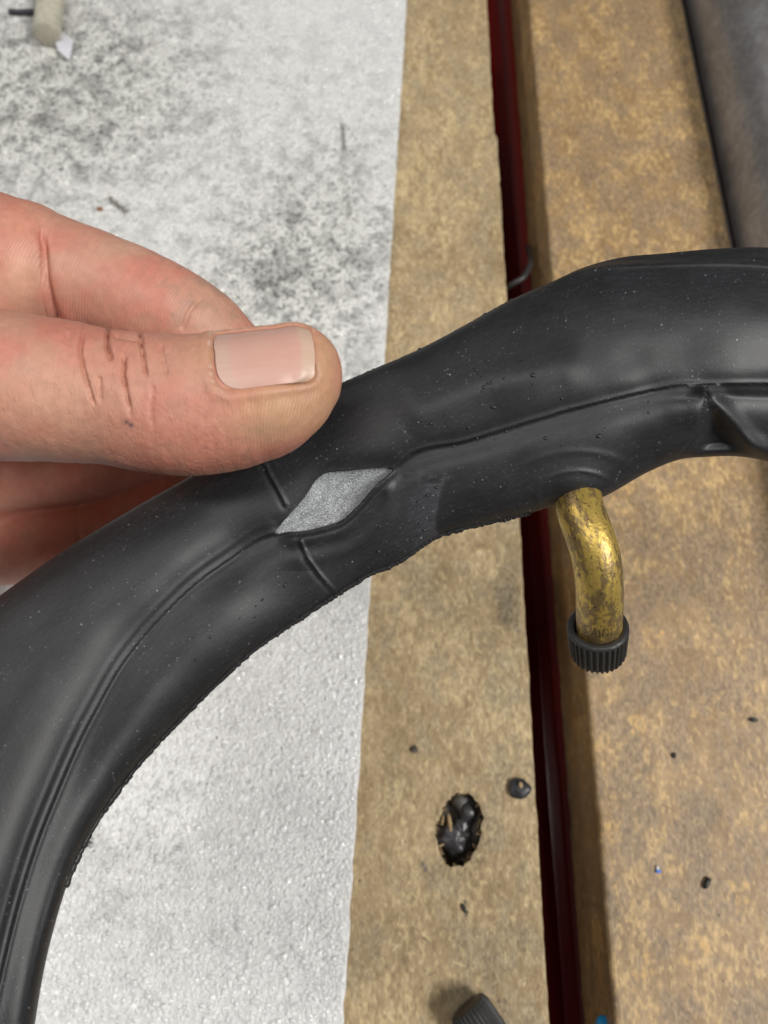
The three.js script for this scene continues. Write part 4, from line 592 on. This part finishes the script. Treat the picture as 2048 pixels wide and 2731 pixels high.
{
  // rubbish caught in the hole of the left board
  const c = onPlane(1226, 2205, -0.008), t = thing('debris_clump', 'clump of glossy black debris stuck in the hole of the left board', 'debris', c);
  const gloss = new THREE.MeshStandardMaterial({ color: new THREE.Color().setRGB(0.045, 0.042, 0.045), roughness: 0.34 }), dull = simple(0.05, 0.042, 0.032, 0.5), wood = simple(0.42, 0.3, 0.15, 0.7);
  for (const [x, y, r, h, m, sd, sx, sz] of [[1206, 2238, 0.0042, -0.0035, gloss, 1, 1.1, 0.95], [1226, 2228, 0.0036, -0.004, gloss, 2, 0.9, 1.1], [1250, 2165, 0.0046, -0.005, gloss, 3, 0.8, 1.2], [1238, 2130, 0.005, -0.006, dull, 4, 1, 1], [1262, 2200, 0.0055, -0.0085, dull, 5, 1, 1.3], [1210, 2180, 0.0055, -0.0085, dull, 6, 1, 1.3], [1180, 2225, 0.004, -0.007, dull, 7, 1, 1], [1230, 2270, 0.005, -0.010, dull, 8, 1.3, 1], [1225, 2200, 0.009, -0.016, dull, 9, 1, 1.4]]) { const g = blob(r * 0.92, sd * 3.1, sx, 0.7, sz, 0.75, 5); const p = onPlane(x, y, h - 0.0012); g.translate(p.x, p.y, p.z); part('lump', g, m, t); }
  for (const [x, y, l, a] of [[1200, 2200, 0.006, 1.7], [1180, 2188, 0.003, 1.4], [1276, 2196, 0.0028, 1.2], [1170, 2258, 0.004, 0.5]]) { const p = onPlane(x, y, -0.0028), g = blob(l / 2, x, 1, 0.3, 0.22, 0.3, 2); g.rotateY(a); g.translate(p.x, p.y, p.z); part('wood_splinter', g, wood, t); }
  const ch = blob(0.0027, 8, 1.1, 0.45, 1, 0.28), p = onPlane(1388, 2104, 0.0011); ch.translate(p.x, p.y, p.z); const cp = thing('rubber_chip', 'black faceted rubber chip on the left board beside the gap', 'chip', p);
  part('chip', ch, simple(0.03, 0.03, 0.034, 0.42), cp); const fl = blob(0.0006, 3, 0.9, 0.5, 1.4), fp = onPlane(1389, 2094, 0.0024); fl.translate(fp.x, fp.y, fp.z); part('wood_fleck', fl, wood, cp);
  const crumb = (name, label, cat, x, y, r, m, sx, sz, sd, rot = 0) => { const q = onPlane(x, y, r * 0.5), g = blob(r, sd, sx, 0.7, sz, 0.4); g.rotateY(rot); g.translate(q.x, q.y, q.z); return tag(mesh(name, g, m), label, cat); };
  const blk = simple(0.02, 0.02, 0.02, 0.45);
  crumb('rubber_crumb', 'largest black crumb on the lower part of the worn right board', 'crumb', 1885, 2355, 0.0011, blk, 0.7, 1.6, 1, -0.5); crumb('rubber_crumb', 'black crumb on the right board well above the blue fleck', 'crumb', 1797, 2015, 0.0007, blk, 1, 1.2, 2); crumb('rubber_crumb', 'black crumb near the right edge of the frame on the right board', 'crumb', 2010, 1920, 0.0008, blk, 1.6, 0.8, 3); crumb('rubber_crumb', 'small black crumb on the left board above the loose cap', 'crumb', 1237, 2422, 0.0007, blk, 0.8, 1.8, 4, 0.4); crumb('rubber_crumb', 'brownish black crumb on the left board near its foam edge', 'crumb', 1103, 1998, 0.0008, simple(0.06, 0.045, 0.04), 1.2, 1, 5);
  const bl = thing('plastic_fleck', 'tiny blue and white plastic fleck on the worn right board', 'fleck', onPlane(1754, 2322)); { const g = blob(0.0006, 2, 1.4, 0.6, 0.8), q = onPlane(1755, 2324, 0.0004); g.translate(q.x, q.y, q.z); part('blue_piece', g, simple(0.08, 0.22, 0.75, 0.4), bl); const g2 = blob(0.0006, 5, 0.7, 0.6, 1.1), q2 = onPlane(1753, 2314, 0.0004); g2.translate(q2.x, q2.y, q2.z); part('white_piece', g2, simple(0.7, 0.68, 0.66, 0.4), bl); }
  { const q = onPlane(1608, 2731, -0.008), g = blob(0.0013, 7, 1.3, 1, 1.2, 0.5); g.translate(q.x, q.y, q.z); tag(mesh('plastic_crumb', g, simple(0.01, 0.32, 0.75, 0.4)), 'bright blue plastic crumb in the gap at the bottom edge', 'crumb'); }
  // thin cable looping out of the gap behind the tube
  const cb = [[1330, 790, -0.02], [1360, 762, -0.006], [1395, 740, -0.004], [1412, 712, -0.006], [1414, 685, -0.014], [1408, 660, -0.03]].map(([x, y, h]) => onPlane(x, y, h)), cv = new THREE.CatmullRomCurve3(cb).getPoints(40);
  tag(mesh('thin_cable', sweep(cv, 0.0011, 12), simple(0.03, 0.03, 0.032, 0.4)), 'thin black cable looping in the gap behind the rubber tube', 'cable');
}
renderer.render(scene, camera);
